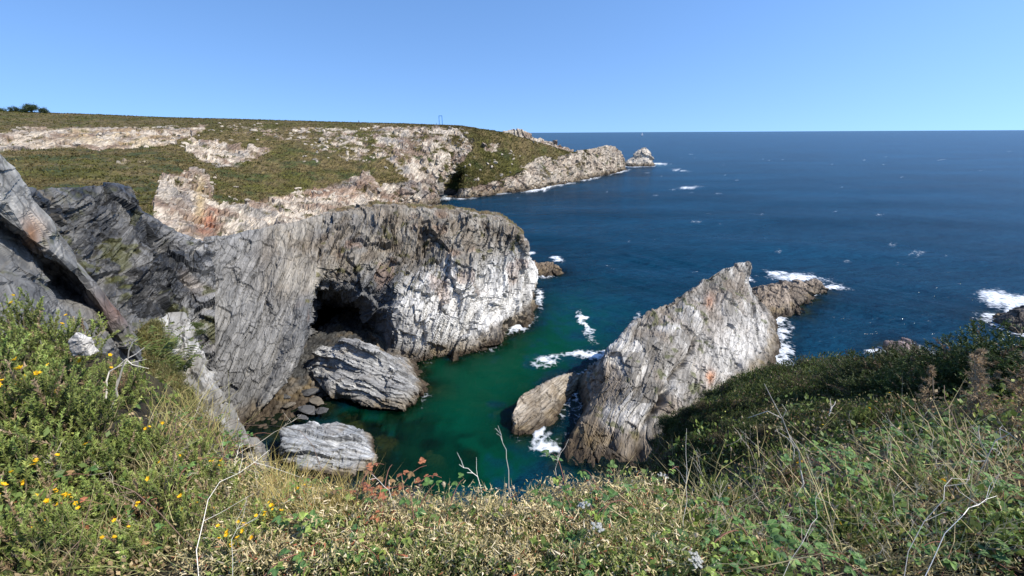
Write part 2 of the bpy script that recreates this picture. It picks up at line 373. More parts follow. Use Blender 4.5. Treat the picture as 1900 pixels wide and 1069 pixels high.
dB, cellB, crB = rock_disp(P0, (-0.45, -0.55, 0.70), 1.0, 0.8, 240, lay=(9, 6, 0.7), groove=0, big=.25)
d = np.where(slab > 0.5, dB * 0.75, dA * 1.1) + 0.9 * fbm(P0 / 9, 3, 210)
d = d * (.3 + .7 * sstep(66, 92, np.arange(len(P0)) // NU))
V = P0 + sg * nn * d[:, None]
cu = np.arange(len(P0)) % NU; V[:, 0] += 1.6 * (1 - sstep(0, 30, cu)) * (fbm(np.c_[P0[:, 2] / 2.5, P0[:, 2] * 0, P0[:, 1] / 9], 4, 223) + .2 * (voro(P0 / 1.6, 224)[2] - .5))
cell = np.where(slab > 0.5, cellB, cell)
c = mixc(MGREY, LGREY, sstep(-.35, .35, cell + .4 * fbm(P0 / 4, 3, 211)))
ZZ = P0[:, 2] + 3.0 * fbm(P0 / 8, 3, 212)
upper = sstep(11, 18, ZZ) * sstep(430, 560, X + 60 * fbm(P0 / 6, 2, 209))
c = mixc(c, mixc(np.array(TAN) * .8, np.array((0.30, 0.265, 0.21)), sstep(-.3, .3, fbm(P0 / 3, 3, 213))), upper * 0.85)
c = mixc(c, MGREY, upper * sstep(.05, .4, fbm(P0 / 5, 3, 216)) * 0.6)
white = sstep(660, 860, X + 60 * fbm(P0 / 5, 3, 222)) * (1 - sstep(11, 16, ZZ)) * sstep(1.2, 3.2, ZZ)
c = mixc(c, (.74, .715, .66), white * (0.6 + 0.38 * sstep(-.3, .3, fbm(P0 / 4, 3, 214))))
c = mixc(c, np.array(MGREY) * 1.05, slab * (1 - upper) * 0.65)
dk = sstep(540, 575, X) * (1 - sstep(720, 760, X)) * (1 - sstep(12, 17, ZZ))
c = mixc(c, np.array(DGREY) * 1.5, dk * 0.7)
c = mixc(c, np.array((.26, .15, .09)), sstep(.3, .55, fbm(P0 / 5, 3, 215)) * 0.45 * sstep(470, 560, X) * (ZZ > 8))
turf = sstep(0.15, 0.5, fbm(P0 / 4, 3, 217) + 0.9 * (np.arange(len(P0)) // NU < 67) - 0.25 - 0.4 * (X < 610)) * sstep(500, 620, X) * (np.arange(len(P0)) // NU < 80)
c = mixc(c, mixc((0.10, 0.085, 0.03), (0.16, 0.11, 0.05), sstep(-.2, .3, fbm(P0 / 2, 3, 218))), turf * 0.95)
V = V + np.array([0, 0, 0.35]) * (turf * (0.5 + vnoise(P0 * 2.2, 5)))[:, None]
tuft = sstep(.38, .5, fbm(P0 / 1.6, 3, 219)) * sstep(9, 14, ZZ) * (X > 560)
c = mixc(c, (0.11, 0.10, 0.035), tuft * 0.8)
c = wetline(P0, c, 220, 1.7)
M_RIDGE = rock_material('grey_schist', (-0.6, -0.45, 0.62), fine=.62, bump=0.35, contrast=0.5)
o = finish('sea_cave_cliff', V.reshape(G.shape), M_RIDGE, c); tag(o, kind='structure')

# ---- dark wall at the head of the cove --------------------------------
px_ = [40, 100, 170, 235, 262, 300, 350, 400]
tpy = [352, 351, 348, 349, 385, 412, 440, 452]; tY = [48, 54, 60, 65, 66, 67.5, 69, 72]
mY1 = [45, 50, 55, 60, 62, 64, 66, 69.5]; mY2 = [41, 45, 49.5, 54, 56.5, 59.5, 62, 64]; mY3 = [36, 40, 44, 48, 50.5, 54, 57, 58.5]; bY = [31, 35, 39, 43, 45.5, 49, 53, 54.5]
rows = [[(p, a, b) for p, a, b in zip(px_, tpy, tY)], [(p, 430 if p < 300 else 470, b) for p, b in zip(px_, mY1)], [(p, 510, b) for p, b in zip(px_, mY2)], [(p, 590, b) for p, b in zip(px_, mY3)], [(p, 680, b) for p, b in zip(px_, bY)]]
rows = [[beyond(p, 25, -22, -23) for p in rows[0]], [beyond(p, 6, -3.2, -5) for p in rows[0]]] + rows + [[below(p, -2, 2, -4) for p in rows[-1]]]
G = patch(rows, 320, 270); nn = grid_normals(G).reshape(-1, 3); P0 = G.reshape(-1, 3); X, Yp, _ = project(P0)
sg = np.sign((nn @ np.array([.3, -1, .4])).mean())
WN = (-0.15, -0.35, 0.92)
d, cell, crack = rock_disp(P0, WN, 1.5, .9, 300, lay=(5, 4, 1.0), groove=.3)
d = d + 1.8 * fbm(P0 / 10, 3, 301)
d = d * (.25 + .75 * sstep(74, 106, np.arange(len(P0)) // 320))
V = P0 + sg * nn * d[:, None]
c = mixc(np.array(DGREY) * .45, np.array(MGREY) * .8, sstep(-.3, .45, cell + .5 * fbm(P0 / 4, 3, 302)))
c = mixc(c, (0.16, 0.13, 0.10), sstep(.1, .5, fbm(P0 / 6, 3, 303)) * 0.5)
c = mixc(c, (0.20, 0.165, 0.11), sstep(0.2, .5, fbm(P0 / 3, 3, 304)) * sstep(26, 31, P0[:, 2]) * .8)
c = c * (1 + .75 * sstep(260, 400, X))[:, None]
gt = sstep(.25, .45, fbm(P0 / 2.2, 3, 305) + .25 * np.exp(-((X - 165) / 45) ** 2 - ((Yp - 500) / 60) ** 2)) * sstep(.1, .6, nn[:, 2] * sg)
c = mixc(c, (0.085, 0.085, 0.025), gt * 0.8)
M_WALL = rock_material('dark_slate', WN, fine=.65, bump=0.45, rough=0.42, contrast=0.4)
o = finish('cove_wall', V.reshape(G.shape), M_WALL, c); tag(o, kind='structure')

# ---- leaning slab at the far left ---------------------------------------
cs = [[(-140,140,20),(-150,260,17.5),(-145,320,19),(-140,480,16),(-140,660,13)],
      [(-45,238,21),(-50,335,19),(-48,375,20.6),(-45,490,18),(-60,650,14.5)],
      [(0,287,22),(0,382,20),(2,412,21.8),(8,495,20),(0,630,16)],
      [(58,362,23.5),(55,440,21.5),(60,460,23.6),(62,515,22.5),(60,625,18)],
      [(108,430,25),(104,474,23.3),(112,492,26),(110,532,27),(115,635,21)],
      [(158,503,26),(150,514,24.8),(158,528,27.2),(165,560,27.6),(180,645,24)],
      [(215,588,27),(206,595,26),(210,602,27.4),(216,615,27.6),(222,655,27)],
      [(268,664,28.5),(258,670,27.6),(260,676,28.2),(264,690,28),(270,720,27)]]
rows = [[beyond(c_[0], 6, -9, -7) for c_ in cs], [beyond(c_[0], .8, -1.6, -1.5) for c_ in cs]] + [[c_[k] for c_ in cs] for k in range(5)] + [[below(c_[4], 8, -2, -3) for c_ in cs]]
G = patch(rows, 260, 260); nn = grid_normals(G).reshape(-1, 3); P0 = G.reshape(-1, 3); X, Yp, _ = project(P0)
sg = np.sign((nn @ np.array([.3, -1, .4])).mean())
SN = (0.75, 0.60, 0.12)
d, cell, crack = rock_disp(P0, SN, 0.55, 0.8, 320, lay=(6, 5, 0.7), groove=.3, big=.9)
d = d * (.35 + .65 * sstep(70, 100, np.arange(len(P0)) // 260)); V = P0 + sg * nn * (d + .35 * fbm(P0 / 3, 3, 321))[:, None]
c = mixc(MGREY, (0.36, 0.345, 0.31), sstep(-.4, .3, cell + .4 * fbm(P0 / 2, 3, 322)))
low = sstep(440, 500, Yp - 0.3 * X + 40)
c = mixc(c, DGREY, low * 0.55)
c = mixc(c, (.26, .13, .06), np.exp(-((X - 60) / 16) ** 2 - ((Yp - 435) / 35) ** 2) * .9)
c = mixc(c, (.13, .06, .04), np.exp(-((X - 215) / 40) ** 2 - ((Yp - 570) / 40) ** 2) * .8)
c = mixc(c, (0.09, 0.095, 0.03), sstep(.3, .5, fbm(P0 / 1.2, 3, 323)) * .6)
M_SLAB = rock_material('lichened_slate', SN, fine=1.4, bump=0.35, contrast=0.5)
o = finish('leaning_slab', V.reshape(G.shape), M_SLAB, c, track=False); tag(o, kind='structure')

# ---- pale rib running down the left bank ---------------------------------------
cr = [(338,585,42),(352,620,40),(372,662,38),(395,705,36),(415,745,34),(438,790,32),(455,830,30)]
lf = [(280,600,40),(270,640,36),(280,690,33),(300,740,30),(320,790,28),(345,840,27),(370,880,26)]
rows = [[beyond(p, -3, -6) for p in lf], list(lf), [(0.5 * (a[0] + b[0]) , 0.5 * (a[1] + b[1]) - 4, 0.5 * (a[2] + b[2]) + .4) for a, b in zip(lf, cr)], list(cr), [beyond(p, .7, -2.5, -.2) for p in cr], [below(p, -2, -.3, 1.6) for p in cr]]
G = patch(rows, 220, 150); nn = grid_normals(G).reshape(-1, 3); P0 = G.reshape(-1, 3); X, Yp, _ = project(P0)
sg = np.sign((nn @ np.array([0, -.3, 1])).mean())
d, cell, crack = rock_disp(P0, (0.5, -.4, .7), 1.1, 0.9, 340, lay=(4, 4, 1))
V = P0 + sg * nn * d[:, None]
c = mixc((.22, .205, .175), (.40, .385, .35), sstep(-.3, .4, cell + .4 * fbm(P0 / 2, 3, 341)))
vg = sstep(-.05, .25, .55 * fbm(P0 / 2.5, 3, 342) + (296 + (Yp - 600) * .55 - X) / 40)
c = mixc(c, mixc(OLIVE, BROWN, sstep(-.2, .3, fbm(P0 / 1.5, 3, 343))), vg)
o = finish('pale_rock_rib', V.reshape(G.shape), M_RIDGE, c); tag(o, kind='structure'); RIB = V; RIBV = vg

# ---- beach floor of the cave ------------------------------------------------------
rows = [[np.array([-38, 99, 1.2]), np.array([-31, 99, 1.2]), np.array([-24, 95, 1.0])],
        [np.array([-41, 78, 1.6]), np.array([-33, 78, 1.4]), np.array([-24, 78, .8])],
        [np.array([-43, 64, 2.0]), np.array([-34, 64, 1.4]), np.array([-24, 66, 0.2])],
        [np.array([-43, 56, 0.5]), np.array([-35, 56, 0.1]), np.array([-24, 57, -1.6])],
        [np.array([-42, 48, -1.0]), np.array([-33, 47, -1.8]), np.array([-22, 47, -3])]]
G = patch(rows, 160, 240); P0 = G.reshape(-1, 3); nn = grid_normals(G).reshape(-1, 3); sg = np.sign(nn[:, 2].mean())
f1, f2, ha, hb, off = voro(P0 / 0.9, 350)
d = 0.5 * np.sqrt(np.clip(1 - (f1 / .62) ** 2, 0, 1)) * (.4 + ha) + .5 * fbm(P0 / 3, 3, 351)
c = mixc((.035, .036, .036), (.10, .098, .09), ha) * (0.8 + .3 * fbm(P0 * 3, 2, 352))[:, None]  # dark wet stone colour, with the cave's shade painted in too
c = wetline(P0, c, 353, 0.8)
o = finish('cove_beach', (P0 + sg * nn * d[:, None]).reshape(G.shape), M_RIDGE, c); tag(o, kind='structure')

# ---- solid boulders: hull of measured points, remeshed and fractured ---------------------------------------
def hull_rock(name, pts, voxel, nrm, scale, amp, seed, colf, mat, lay=(4.5, 4.5, 1.0), shift=np.zeros(3)):
    bm = bmesh.new()
    for p in pts:
        q = shift + (p if isinstance(p, np.ndarray) else (at(p[0], p[1], z=p[3]) if p[2] == 'z' else at(*p)))
        bm.verts.new(q)
    r = bmesh.ops.convex_hull(bm, input=bm.verts)
    for v in [v for v in bm.verts if not v.link_faces]: bm.verts.remove(v)
    bmesh.ops.triangulate(bm, faces=bm.faces)
    me = bpy.data.meshes.new('hull'); bm.to_mesh(me); bm.free()
    o = link('hull', me); md = o.modifiers.new('r', 'REMESH'); md.mode = 'VOXEL'; md.voxel_size = voxel
    sm = o.modifiers.new('s', 'SMOOTH'); sm.iterations = 3; sm.factor = 0.5
    dg = bpy.context.evaluated_depsgraph_get(); ev = o.evaluated_get(dg); m2 = ev.to_mesh()
    n = len(m2.vertices); V = np.empty(n * 3, np.float32); m2.vertices.foreach_get('co', V); V = V.reshape(-1, 3).astype(float)
    nr = np.empty(n * 3, np.float32); m2.vertices.foreach_get('normal', nr); nr = nr.reshape(-1, 3)
    Fc = np.array([tuple(p.vertices) for p in m2.polygons if len(p.vertices) == 4])
    ev.to_mesh_clear(); bpy.data.objects.remove(o); bpy.data.meshes.remove(me)
    d, cell, crack = rock_disp(V, nrm, amp, scale, seed, lay, 1.0, .1, .35)
    W_ = V + nr * d[:, None]
    c = colf(V, cell, nr)
    WATERLINE.append(W_[np.abs(W_[:, 2]) < 0.5][::3])
    return link(name, mesh_np(name, W_, Fc, c), mat)
def grey_white(seed, wet=1.2, a=LGREY, b=WHITE):
    def f(P, cell, nr):
        c = mixc(a, b, sstep(-.4, .35, cell + .4 * fbm(P / 2, 3, seed)))
        c = mixc(c, TAN, sstep(.1, .5, fbm(P / 3, 3, seed + 1)) * .5)
        return wetline(P, c, seed + 2, wet)
    return f
GN = (-0.35, -0.55, 0.76)
M_BOUL = rock_material('pale_schist', (.3, .8, .5), fine=.85, bump=0.35, contrast=0.5)
hull_g = [(650,630,64),(692,642,62),(725,672,60),(748,700,58.6),(774,728,57.4),(745,764,55),(690,758,55.4),(640,724,58.5),(602,702,62),(578,690,65.5),(605,655,67),
          np.array([-21., 61, -2]), np.array([-28, 66, -2]), np.array([-14, 59, -2]), np.array([-12, 63, -2]), np.array([-16, 71, -2]), np.array([-28, 72, -2])]
o = hull_rock('boulder', hull_g, 0.2, (.45, .72, .5), 0.8, 1.15, 400, grey_white(401, 1.2, (.25, .245, .235), (.44, .43, .40)), M_BOUL, lay=(7, 6, 0.8), shift=np.array([-1.1, 0, .3]))
tag(o, 'big pale tilted boulder lying in front of the sea cave', 'boulder')
hull_h = [(528,796,47.5),(570,791,48.5),(650,786,49.3),(664,800,48),(681,840,45),(672,862,43.6),(640,892,41.8),(560,868,43),(524,822,45.2),
          np.array([-31., 45, -2]), np.array([-20, 41, -2]), np.array([-16, 43, -2]), np.array([-18, 50, -2]), np.array([-30, 50, -2])]
o = hull_rock('boulder', hull_h, 0.19, (0.12, 0.86, 0.5), 0.75, 1.1, 420, grey_white(421, 0.5, (.27, .28, .285), (.42, .425, .42)), M_BOUL, lay=(6, 5, 0.8))
tag(o, 'light grey layered boulder in the cove nearest the grassy edge', 'boulder')
hull_i = [(950,765,51.6),(963,737,54),(1010,712,57.5),(1050,691,62),(1086,692,65.2),(1068,716,61.2),(1050,748,56.8),(1027,786,52.2),(990,812,49.6),(955,806,49.8),
          np.array([0., 49, -2]), np.array([4, 50.5, -2]), np.array([13, 66.5, -2]), np.array([8.5, 66.5, -2]), np.array([0, 55, -2]), np.array([11, 61, -2])]
IN = (-0.55, 0.35, 0.75)
o = hull_rock('sea_rock', hull_i, 0.19, IN, 0.6, 0.75, 440, grey_white(441, 1.0, (.27, .22, .16), (.42, .37, .30)), rock_material('tan_schist', IN, fine=.85, bump=0.35), lay=(6, 4, 0.8))
tag(o, 'long tan slab of rock in the green water beside the tall rock fin', 'rock')

# ---- the tall fin -----------------------------------------------------------------
fin = [[(1040,862,44.5),(1118,880,42.6),(1150,882,42.3),(1180,882,42),(1200,882,41.5)],
 [(1060,835,46.6),(1127,840,45.4),(1152,840,45.2),(1185,838,45.6),(1215,828,45.6)],
 [(1086,778,50.6),(1128,770,49.8),(1165,770,49.3),(1205,772,49.3),(1240,778,49.6)],
 [(1109,722,54.8),(1125,715,54),(1175,712,53),(1225,718,53),(1265,742,52.6)],
 [(1117,666,59.2),(1124,660,58.2),(1190,666,57),(1250,690,57),(1300,732,56.5)],
 [(1160,616,63.4),(1166,612,62.6),(1225,626,61),(1285,665,60.5),(1350,716,60)],
 [(1198,582,68.4),(1206,578,67.6),(1262,600,66),(1325,645,65),(1400,694,64.5)],
 [(1244,558,73.2),(1250,556,72.6),(1300,576,71),(1360,620,70),(1440,674,'z',0)],
 [(1290,532,79.2),(1296,528,78.6),(1335,552,77),(1385,595,76),(1450,638,'z',0)],
 [(1335,504,85),(1342,500,84.6),(1362,530,83.6),(1400,575,83),(1440,602,'z',0)],
 [(1376,494,90),(1386,490,90),(1386,518,90),(1405,555,89.6),(1427,581,'z',0)],
 [(1380,520,94),(1390,512,94),(1392,535,94),(1402,553,94),(1412,566,'z',0)],
 [np.array([54., 100, -1]), np.array([57., 99.5, 1]), np.array([58., 99, 0.5]), np.array([59., 98, 0]), np.array([60., 98, -1])]]
rows = [[below(f_[0], -3, -5, 6) for f_ in fin], [beyond(f_[0], 2.2, -4, -1.5) for f_ in fin]] + [[f_[k] for f_ in fin] for k in range(5)] + [[below(f_[4], -3, 2, -3) for f_ in fin]]
G = patch(rows, 400, 260); nn = grid_normals(G).reshape(-1, 3); P0 = G.reshape(-1, 3); X, Yp, _ = project(P0)
sg = np.sign((nn @ np.array([.3, -1, .6])).mean())
FN = (-0.62, 0.15, 0.45)
d, cell, crack = rock_disp(P0, FN, 0.72, 0.95, 460, lay=(5, 9, 0.8), rough=.7, big=.6)
crv = np.exp(-((X + 14 * fbm(P0 / 3, 3, 470) - (1262 - (Yp - 680) * 0.62)) / 5.0) ** 2) * sstep(600, 650, Yp) * (1 - sstep(770, 800, Yp))   # the deep joint
V = P0 + sg * nn * (d + .8 * fbm(P0 / 7, 3, 461) - 1.6 * crv)[:, None]
c = mixc((.20, .18, .15), np.array(WHITE) * .84, sstep(-.25, .5, cell + .4 * fbm(P0 / 3, 3, 462)))
c = mixc(c, (.20, .155, .11), sstep(-.2, .3, fbm(P0 / 4.5, 3, 463) + .6 * cell) * .7)
c = mixc(c, WHITE, np.exp(-((X - 1370) / 90) ** 2 - ((Yp - 640 + (X - 1370) * .3) / 50) ** 2) * .7)
c = mixc(c, (.55, .26, .13), (np.exp(-((X - 1318) / 7) ** 2 - ((Yp - 700) / 12) ** 2) + np.exp(-((X - 1318) / 8) ** 2 - ((Yp - 557) / 12) ** 2) * .7) * .9)
c = mixc(c, (.10, .11, .035), sstep(.36, .48, fbm(P0 / 1.5, 3, 464)) * .7)
c = mixc(c, (.17, .13, .085), (1 - sstep(1112, 1128, X + .10 * (Yp - 760))) * sstep(640, 720, Yp) * .55)  # shade of the fin's left face painted in as darker brown
c = wetline(P0, c, 466, 1.3)
M_FIN = rock_material('white_schist', FN, fine=.62, bump=0.35, contrast=0.5)
o = finish('rock_fin', V.reshape(G.shape), M_FIN, c); tag(o, 'tall pale rock fin rising from the sea beside the green hillside', 'rock')

# ---- low reefs and skerries -----------------------------------------------------------------
def reef(name, crest, width, seed, base, lab, sc_=0.8, nu=160, nv=70, cat='rock', amp=1.0, nrm=FN):
    P = [p if isinstance(p, np.ndarray) else at(*p) for p in crest]
    w_ = width if isinstance(width, (list, tuple)) else [width] * len(P)
    rows = [[np.array([p[0] - .3 * k, p[1] + k, -2.0]) for p, k in zip(P, w_)], [np.array([p[0], p[1] + .45 * k, p[2] * .55]) for p, k in zip(P, w_)], P,
            [np.array([p[0] + .1 * k, p[1] - .45 * k, p[2] * .6]) for p, k in zip(P, w_)], [np.array([p[0] + .2 * k, p[1] - k, -.2]) for p, k in zip(P, w_)], [np.array([p[0] + .2 * k, p[1] - 1.2 * k, -3]) for p, k in zip(P, w_)]]
    e0 = [np.array([r[0][0], r[0][1], -2.]) + (P[0] - P[1]) * np.array([.25, .25, 0]) for r in rows]; e1 = [np.array([r[-1][0], r[-1][1], -2.]) + (P[-1] - P[-2]) * np.array([.25, .25, 0]) for r in rows]
    rows = [[a] + r + [b] for a, r, b in zip(e0, rows, e1)]
    G = patch(rows, nu, nv); nn = grid_normals(G).reshape(-1, 3); P0 = G.reshape(-1, 3); sg = np.sign(nn[:, 2].mean())
    d, cell, crack = rock_disp(P0, nrm, amp, sc_, seed, lay=(4, 4, 1.1))
    V = P0 + sg * nn * d[:, None]
    c = mixc(base, np.array(base) * 1.9, sstep(-.4, .4, cell + .4 * fbm(P0 / 3, 3, seed + 1)))
    c = wetline(P0, c, seed + 2, 1.1 * sc_)
    o = finish(name, V.reshape(G.shape), M_FIN, c); return tag(o, lab, cat)
reef('reef', [np.array([57., 96, 3.5]), np.array([63., 99, 4.4]), np.array([68., 102, 3.6]), np.array([73., 104, 3.4]), np.array([77., 106.5, 2.0]), np.array([81.5, 108, 2.6])], [7, 8, 7, 5, 3.5, 3], 480, (.19, .15, .11), 'low brown reef trailing from the tip of the tall rock fin', nu=220, nv=110)
reef('reef', [np.array([4., 128, 3.]), np.array([9., 127, 2.6]), np.array([14., 126, 1.2])], [7, 6, 3], 500, (.20, .15, .10), 'small brown reef at the seaward foot of the cave cliff', nu=120, nv=80)
reef('reef', [np.array([106., 84, 2.]), np.array([112., 85, 4.]), np.array([122., 82, 5.]), np.array([135., 76, 6.])], [5, 7, 9, 9], 520, (.085, .07, .055), 'dark wet reef in white surf at the right edge', nu=140, nv=90)
reef('reef', [at(1650, 640, z=1.0), at(1672, 636, z=1.6), at(1690, 634, z=1.0)], [2.5, 3, 2.5], 540, (.20, .15, .13), 'small pinkish reef showing just behind the dark gorse', sc_=.5, nu=70, nv=50)
reef('sea_stack', [at(1160, 300, 560), at(1172, 291, 562), at(1186, 275, 566), at(1198, 273, 568), at(1206, 290, 570), at(1210, 302, 571)], [16, 18, 18, 17, 14, 8], 560, (.40, .35, .28), 'pale sea stack standing off the tip of the headland', sc_=2.2, nu=150, nv=90, cat='sea stack', nrm=HN)
# ================================================================== sea bed and sea
WL = np.concatenate(WATERLINE)
kd = KDTree(len(WL))
for k, p in enumerate(WL): kd.insert((p[0], p[1], 0), k)
kd.balance()
nth, nr_ = 500, 420
th = np.linspace(math.radians(-80), math.radians(80), nth)
rr = np.concatenate([np.linspace(28, 150, 280), 150 * (60000 / 150.) ** np.linspace(0, 1, 161)[1:]])
R_, T_ = np.meshgrid(rr, th, indexing='ij')
S = np.stack([R_ * np.sin(T_), R_ * np.cos(T_), np.zeros_like(R_)], -1).reshape(-1, 3)
near = S[:, 1] < 620
dist = np.full(len(S), 400.0)
idx = np.nonzero((np.hypot(S[:, 0], S[:, 1]) < 620))[0]
for i in idx[::2]:
    dist[i] = kd.find((S[i, 0], S[i, 1], 0))[2]
dist[idx[1::2]] = dist[idx[1::2] - 1]
X, Yp, _ = project(S)
NW1 = fbm(S / 3.0, 3, 620) * np.where(np.hypot(S[:, 0], S[:, 1]) < 200, 1, .6); NW2 = fbm(S / 2.2, 3, 621)
def blob(px, py, rx, ry, ang=0):
    c_, s_ = math.cos(math.radians(ang)), math.sin(math.radians(ang))
    u = (X - px + rx * .9 * NW1) * c_ + (Yp - py + ry * 1.1 * NW2) * s_; v = -(X - px + rx * .5 * NW2) * s_ + (Yp - py + ry * 1.1 * NW1) * c_
    return np.exp(-((u / rx) ** 2 + (v / ry) ** 2))
# foam: surf patches that lie on the water
fz = np.zeros(len(S))
for b_ in ((1020,668,26,9,-20),(1100,660,24,8,0),(1075,655,30,6,0),(1085,600,30,7,58),(1010,828,22,20,0),(1000,805,20,6,-60),(1470,512,50,9,4),(1440,595,12,14,40),(1455,620,14,22,20),(1535,532,28,7,0),(1385,518,10,8,0),(1500,550,20,6,-20),
           (1855,555,38,14,0),(1900,556,40,12,0),(1875,585,20,8,60),(1640,648,14,5,0),(1625,655,14,5,0),(1010,348,35,5,-14),(1090,332,22,3,-10),(1140,319,24,3,-8),(1180,308,28,2.5,0),(1222,304,20,1.8,0),(1270,318,16,1.2,2),(1275,349,26,2.2,-4),(1255,313,14,1,0),(790,380,14,4,-20),(830,368,8,4,0),
           (1010,500,14,8,-30),(1035,482,10,6,0),(985,470,10,4,0),(1000,550,8,14,0),(960,605,20,8,-25),(1180,600,8,20,20),(1120,650,12,6,0)):
    fz = np.maximum(fz, blob(*b_))
edge = np.exp(-(dist / np.where(np.hypot(S[:, 0], S[:, 1]) > 200, 3.2, 1.7)) ** 2) * sstep(-.35, .35, fbm(S / 9, 3, 600)) * 0.72
edge *= np.where((X < 780) & (Yp > 560), 0.12, 1.0) * np.where((X > 1080) & (Yp > 780), .1, 1.0)
edge *= np.where((X < 1120) & (Yp > 560), 0.5, 1.0)
foam = np.clip(np.maximum(fz, edge), 0, 1)
white = sstep(.50, .64, fbm(S / np.array([14, 5, 1]), 4, 604)) * .35 * (S[:, 1] < 900) * (dist > 15)
foam = np.maximum(foam, white)
# depth of water over the bed
cove = np.clip(blob(760, 830, 190, 110) + blob(640, 720, 150, 60) * .8, 0, 1)
dep = 0.3 + 0.42 * dist + 1.1 * fbm(S / 5, 3, 601)
dep = np.clip(dep, 0.1, 16)
dep = np.where(cove > .25, np.minimum(dep, 2.2 + 3.0 * (1 - cove) + .10 * dist), dep)
fl1, fl2, ha, hb, off = voro(S / 4.2, 602)
lump = np.sqrt(np.clip(1 - (fl1 / .62) ** 2, 0, 1)) * ha
bedz = -np.clip(dep - np.where(cove > .25, 2.7, 1.9) * lump * (dep < 9), 0.5, 16)
bc = mixc((.10, .066, .026), (.24, .16, .075), sstep(.2, .8, ha) * lump)
bc = mixc((.012, .026, .014), bc, sstep(.1, .5, lump))
nb = 280 + 40
SB = S.reshape(len(rr), nth, 3)[:nb].reshape(-1, 3).copy(); SB[:, 2] = bedz.reshape(len(rr), nth)[:nb].ravel()
SB[:, 2] += .35 * fbm(SB / 1.1, 3, 603)
SB = SB.reshape(nb, nth, 3)[::2, ::2]; bc = bc.reshape(len(rr), nth, 3)[:nb][::2, ::2]; nb2, nt2 = SB.shape[:2]
me = mesh_np('seabed', SB.reshape(-1, 3), grid_faces(nb2, nt2), bc.reshape(-1, 3))
tag(link('seabed', me, rock_material('weedy_bed', (0, 0, 1), 1.5, .3)), kind='structure')
# colour of the water body: green over the cove sand, blue outside
green = np.clip(1.5 * blob(880, 690, 210, 95, -8) + blob(1000, 610, 110, 40, -20) * .4 + blob(760, 800, 180, 90) + blob(900, 860, 150, 60), 0, 1)
green *= 1 - sstep(1.02, 1.0 + .3, X / (1120 + (700 - Yp) * .25))
deepv = np.clip(-bedz, 0, 16)
alpha = np.clip(np.exp(-deepv / 4.6) * 1.15, 0, .96) * (.2 + .8 * np.maximum(sstep(.2, .7, blob(700, 840, 210, 90)), np.exp(-dist / 2.5)))                 # how much of the bed shows through
wave = np.zeros(len(S))
rad = np.hypot(S[:, 0], S[:, 1]); amp = np.clip(1.2 - rad / 500, 0, 1)
for k in range(10):
    a = math.radians(205 + random.uniform(-38, 38)); lam = 2.2 * 1.45 ** k
    ph = (S[:, 0] * math.sin(a) + S[:, 1] * math.cos(a)) * 2 * math.pi / lam + random.random() * 6 + 1.5 * fbm(S / (lam * 3), 2, 610 + k)
    wave += 0.010 * lam ** .85 * np.sin(ph) * np.where(lam < 5, rad < 260, True)
calm = 0.35 + .65 * sstep(2, 30, dist)
S[:, 2] = wave * amp * calm * .8 + np.where(foam > .3, foam * .18 * (1 + vnoise(S * 1.5, 6)), 0)
me = mesh_np('sea', S, grid_faces(len(rr), nth), None, True, {'foam': foam, 'green': green, 'alpha': alpha, 'chop': .22 + .78 * (1 - np.clip(green * 1.2, 0, 1))})
m, n, b = nodes('sea_water'); L = n.links
n.nodes.remove(b); out = n.nodes['Material Output']
tc = N(n, 'ShaderNodeTexCoord')
def attr(nm): return N(n, 'ShaderNodeAttribute', attribute_name=nm)
cd = N(n, 'ShaderNodeCameraData')
# ripples at several sizes
def noise(scale, stretch, det, rough=.55, rot=0.4):
    mp = N(n, 'ShaderNodeMapping'); mp.inputs['Scale'].default_value = stretch; mp.inputs['Rotation'].default_value = (0, 0, rot)
    L.new(tc.outputs['Object'], mp.inputs['Vector'])
    t = N(n, 'ShaderNodeTexNoise'); t.inputs['Scale'].default_value = scale; t.inputs['Detail'].default_value = det; t.inputs['Roughness'].default_value = rough
    L.new(mp.outputs[0], t.inputs['Vector']); return t
n1 = noise(0.55, (.55, 1.3, 1), 5); n2 = noise(0.10, (.5, 1.4, 1), 6, .6); n3 = noise(0.012, (.5, 1.6, 1), 4, .6, .1)
b1 = N(n, 'ShaderNodeBump'); b1.inputs['Strength'].default_value = .55; b1.inputs['Distance'].default_value = .4; L.new(n1.outputs['Fac'], b1.inputs['Height'])
b2 = N(n, 'ShaderNodeBump'); b2.inputs['Strength'].default_value = .6; b2.inputs['Distance'].default_value = 2.6; L.new(n2.outputs['Fac'], b2.inputs['Height']); L.new(b1.outputs[0], b2.inputs['Normal'])
ck = attr('chop'); c1 = N(n, 'ShaderNodeMath', operation='MULTIPLY'); c1.inputs[1].default_value = .6; L.new(ck.outputs['Fac'], c1.inputs[0]); L.new(c1.outputs[0], b1.inputs['Strength']); c2 = N(n, 'ShaderNodeMath', operation='MULTIPLY'); c2.inputs[1].default_value = .7; L.new(ck.outputs['Fac'], c2.inputs[0]); L.new(c2.outputs[0], b2.inputs['Strength'])
deep = N(n, 'ShaderNodeMix', data_type='RGBA'); deep.inputs['A'].default_value = (.0016, .0280, .054, 1); deep.inputs['B'].default_value = (.0042, .060, .118, 1)
r3 = N(n, 'ShaderNodeMapRange'); r3.inputs['From Min'].default_value = .35; r3.inputs['From Max'].default_value = .68
L.new(n3.outputs['Fac'], r3.inputs['Value']); L.new(r3.outputs[0], deep.inputs['Factor'])
body = N(n, 'ShaderNodeMix', data_type='RGBA'); body.inputs['B'].default_value = (.0004, .050, .025, 1)
L.new(attr('green').outputs['Fac'], body.inputs['Factor']); L.new(deep.outputs['Result'], body.inputs['A'])
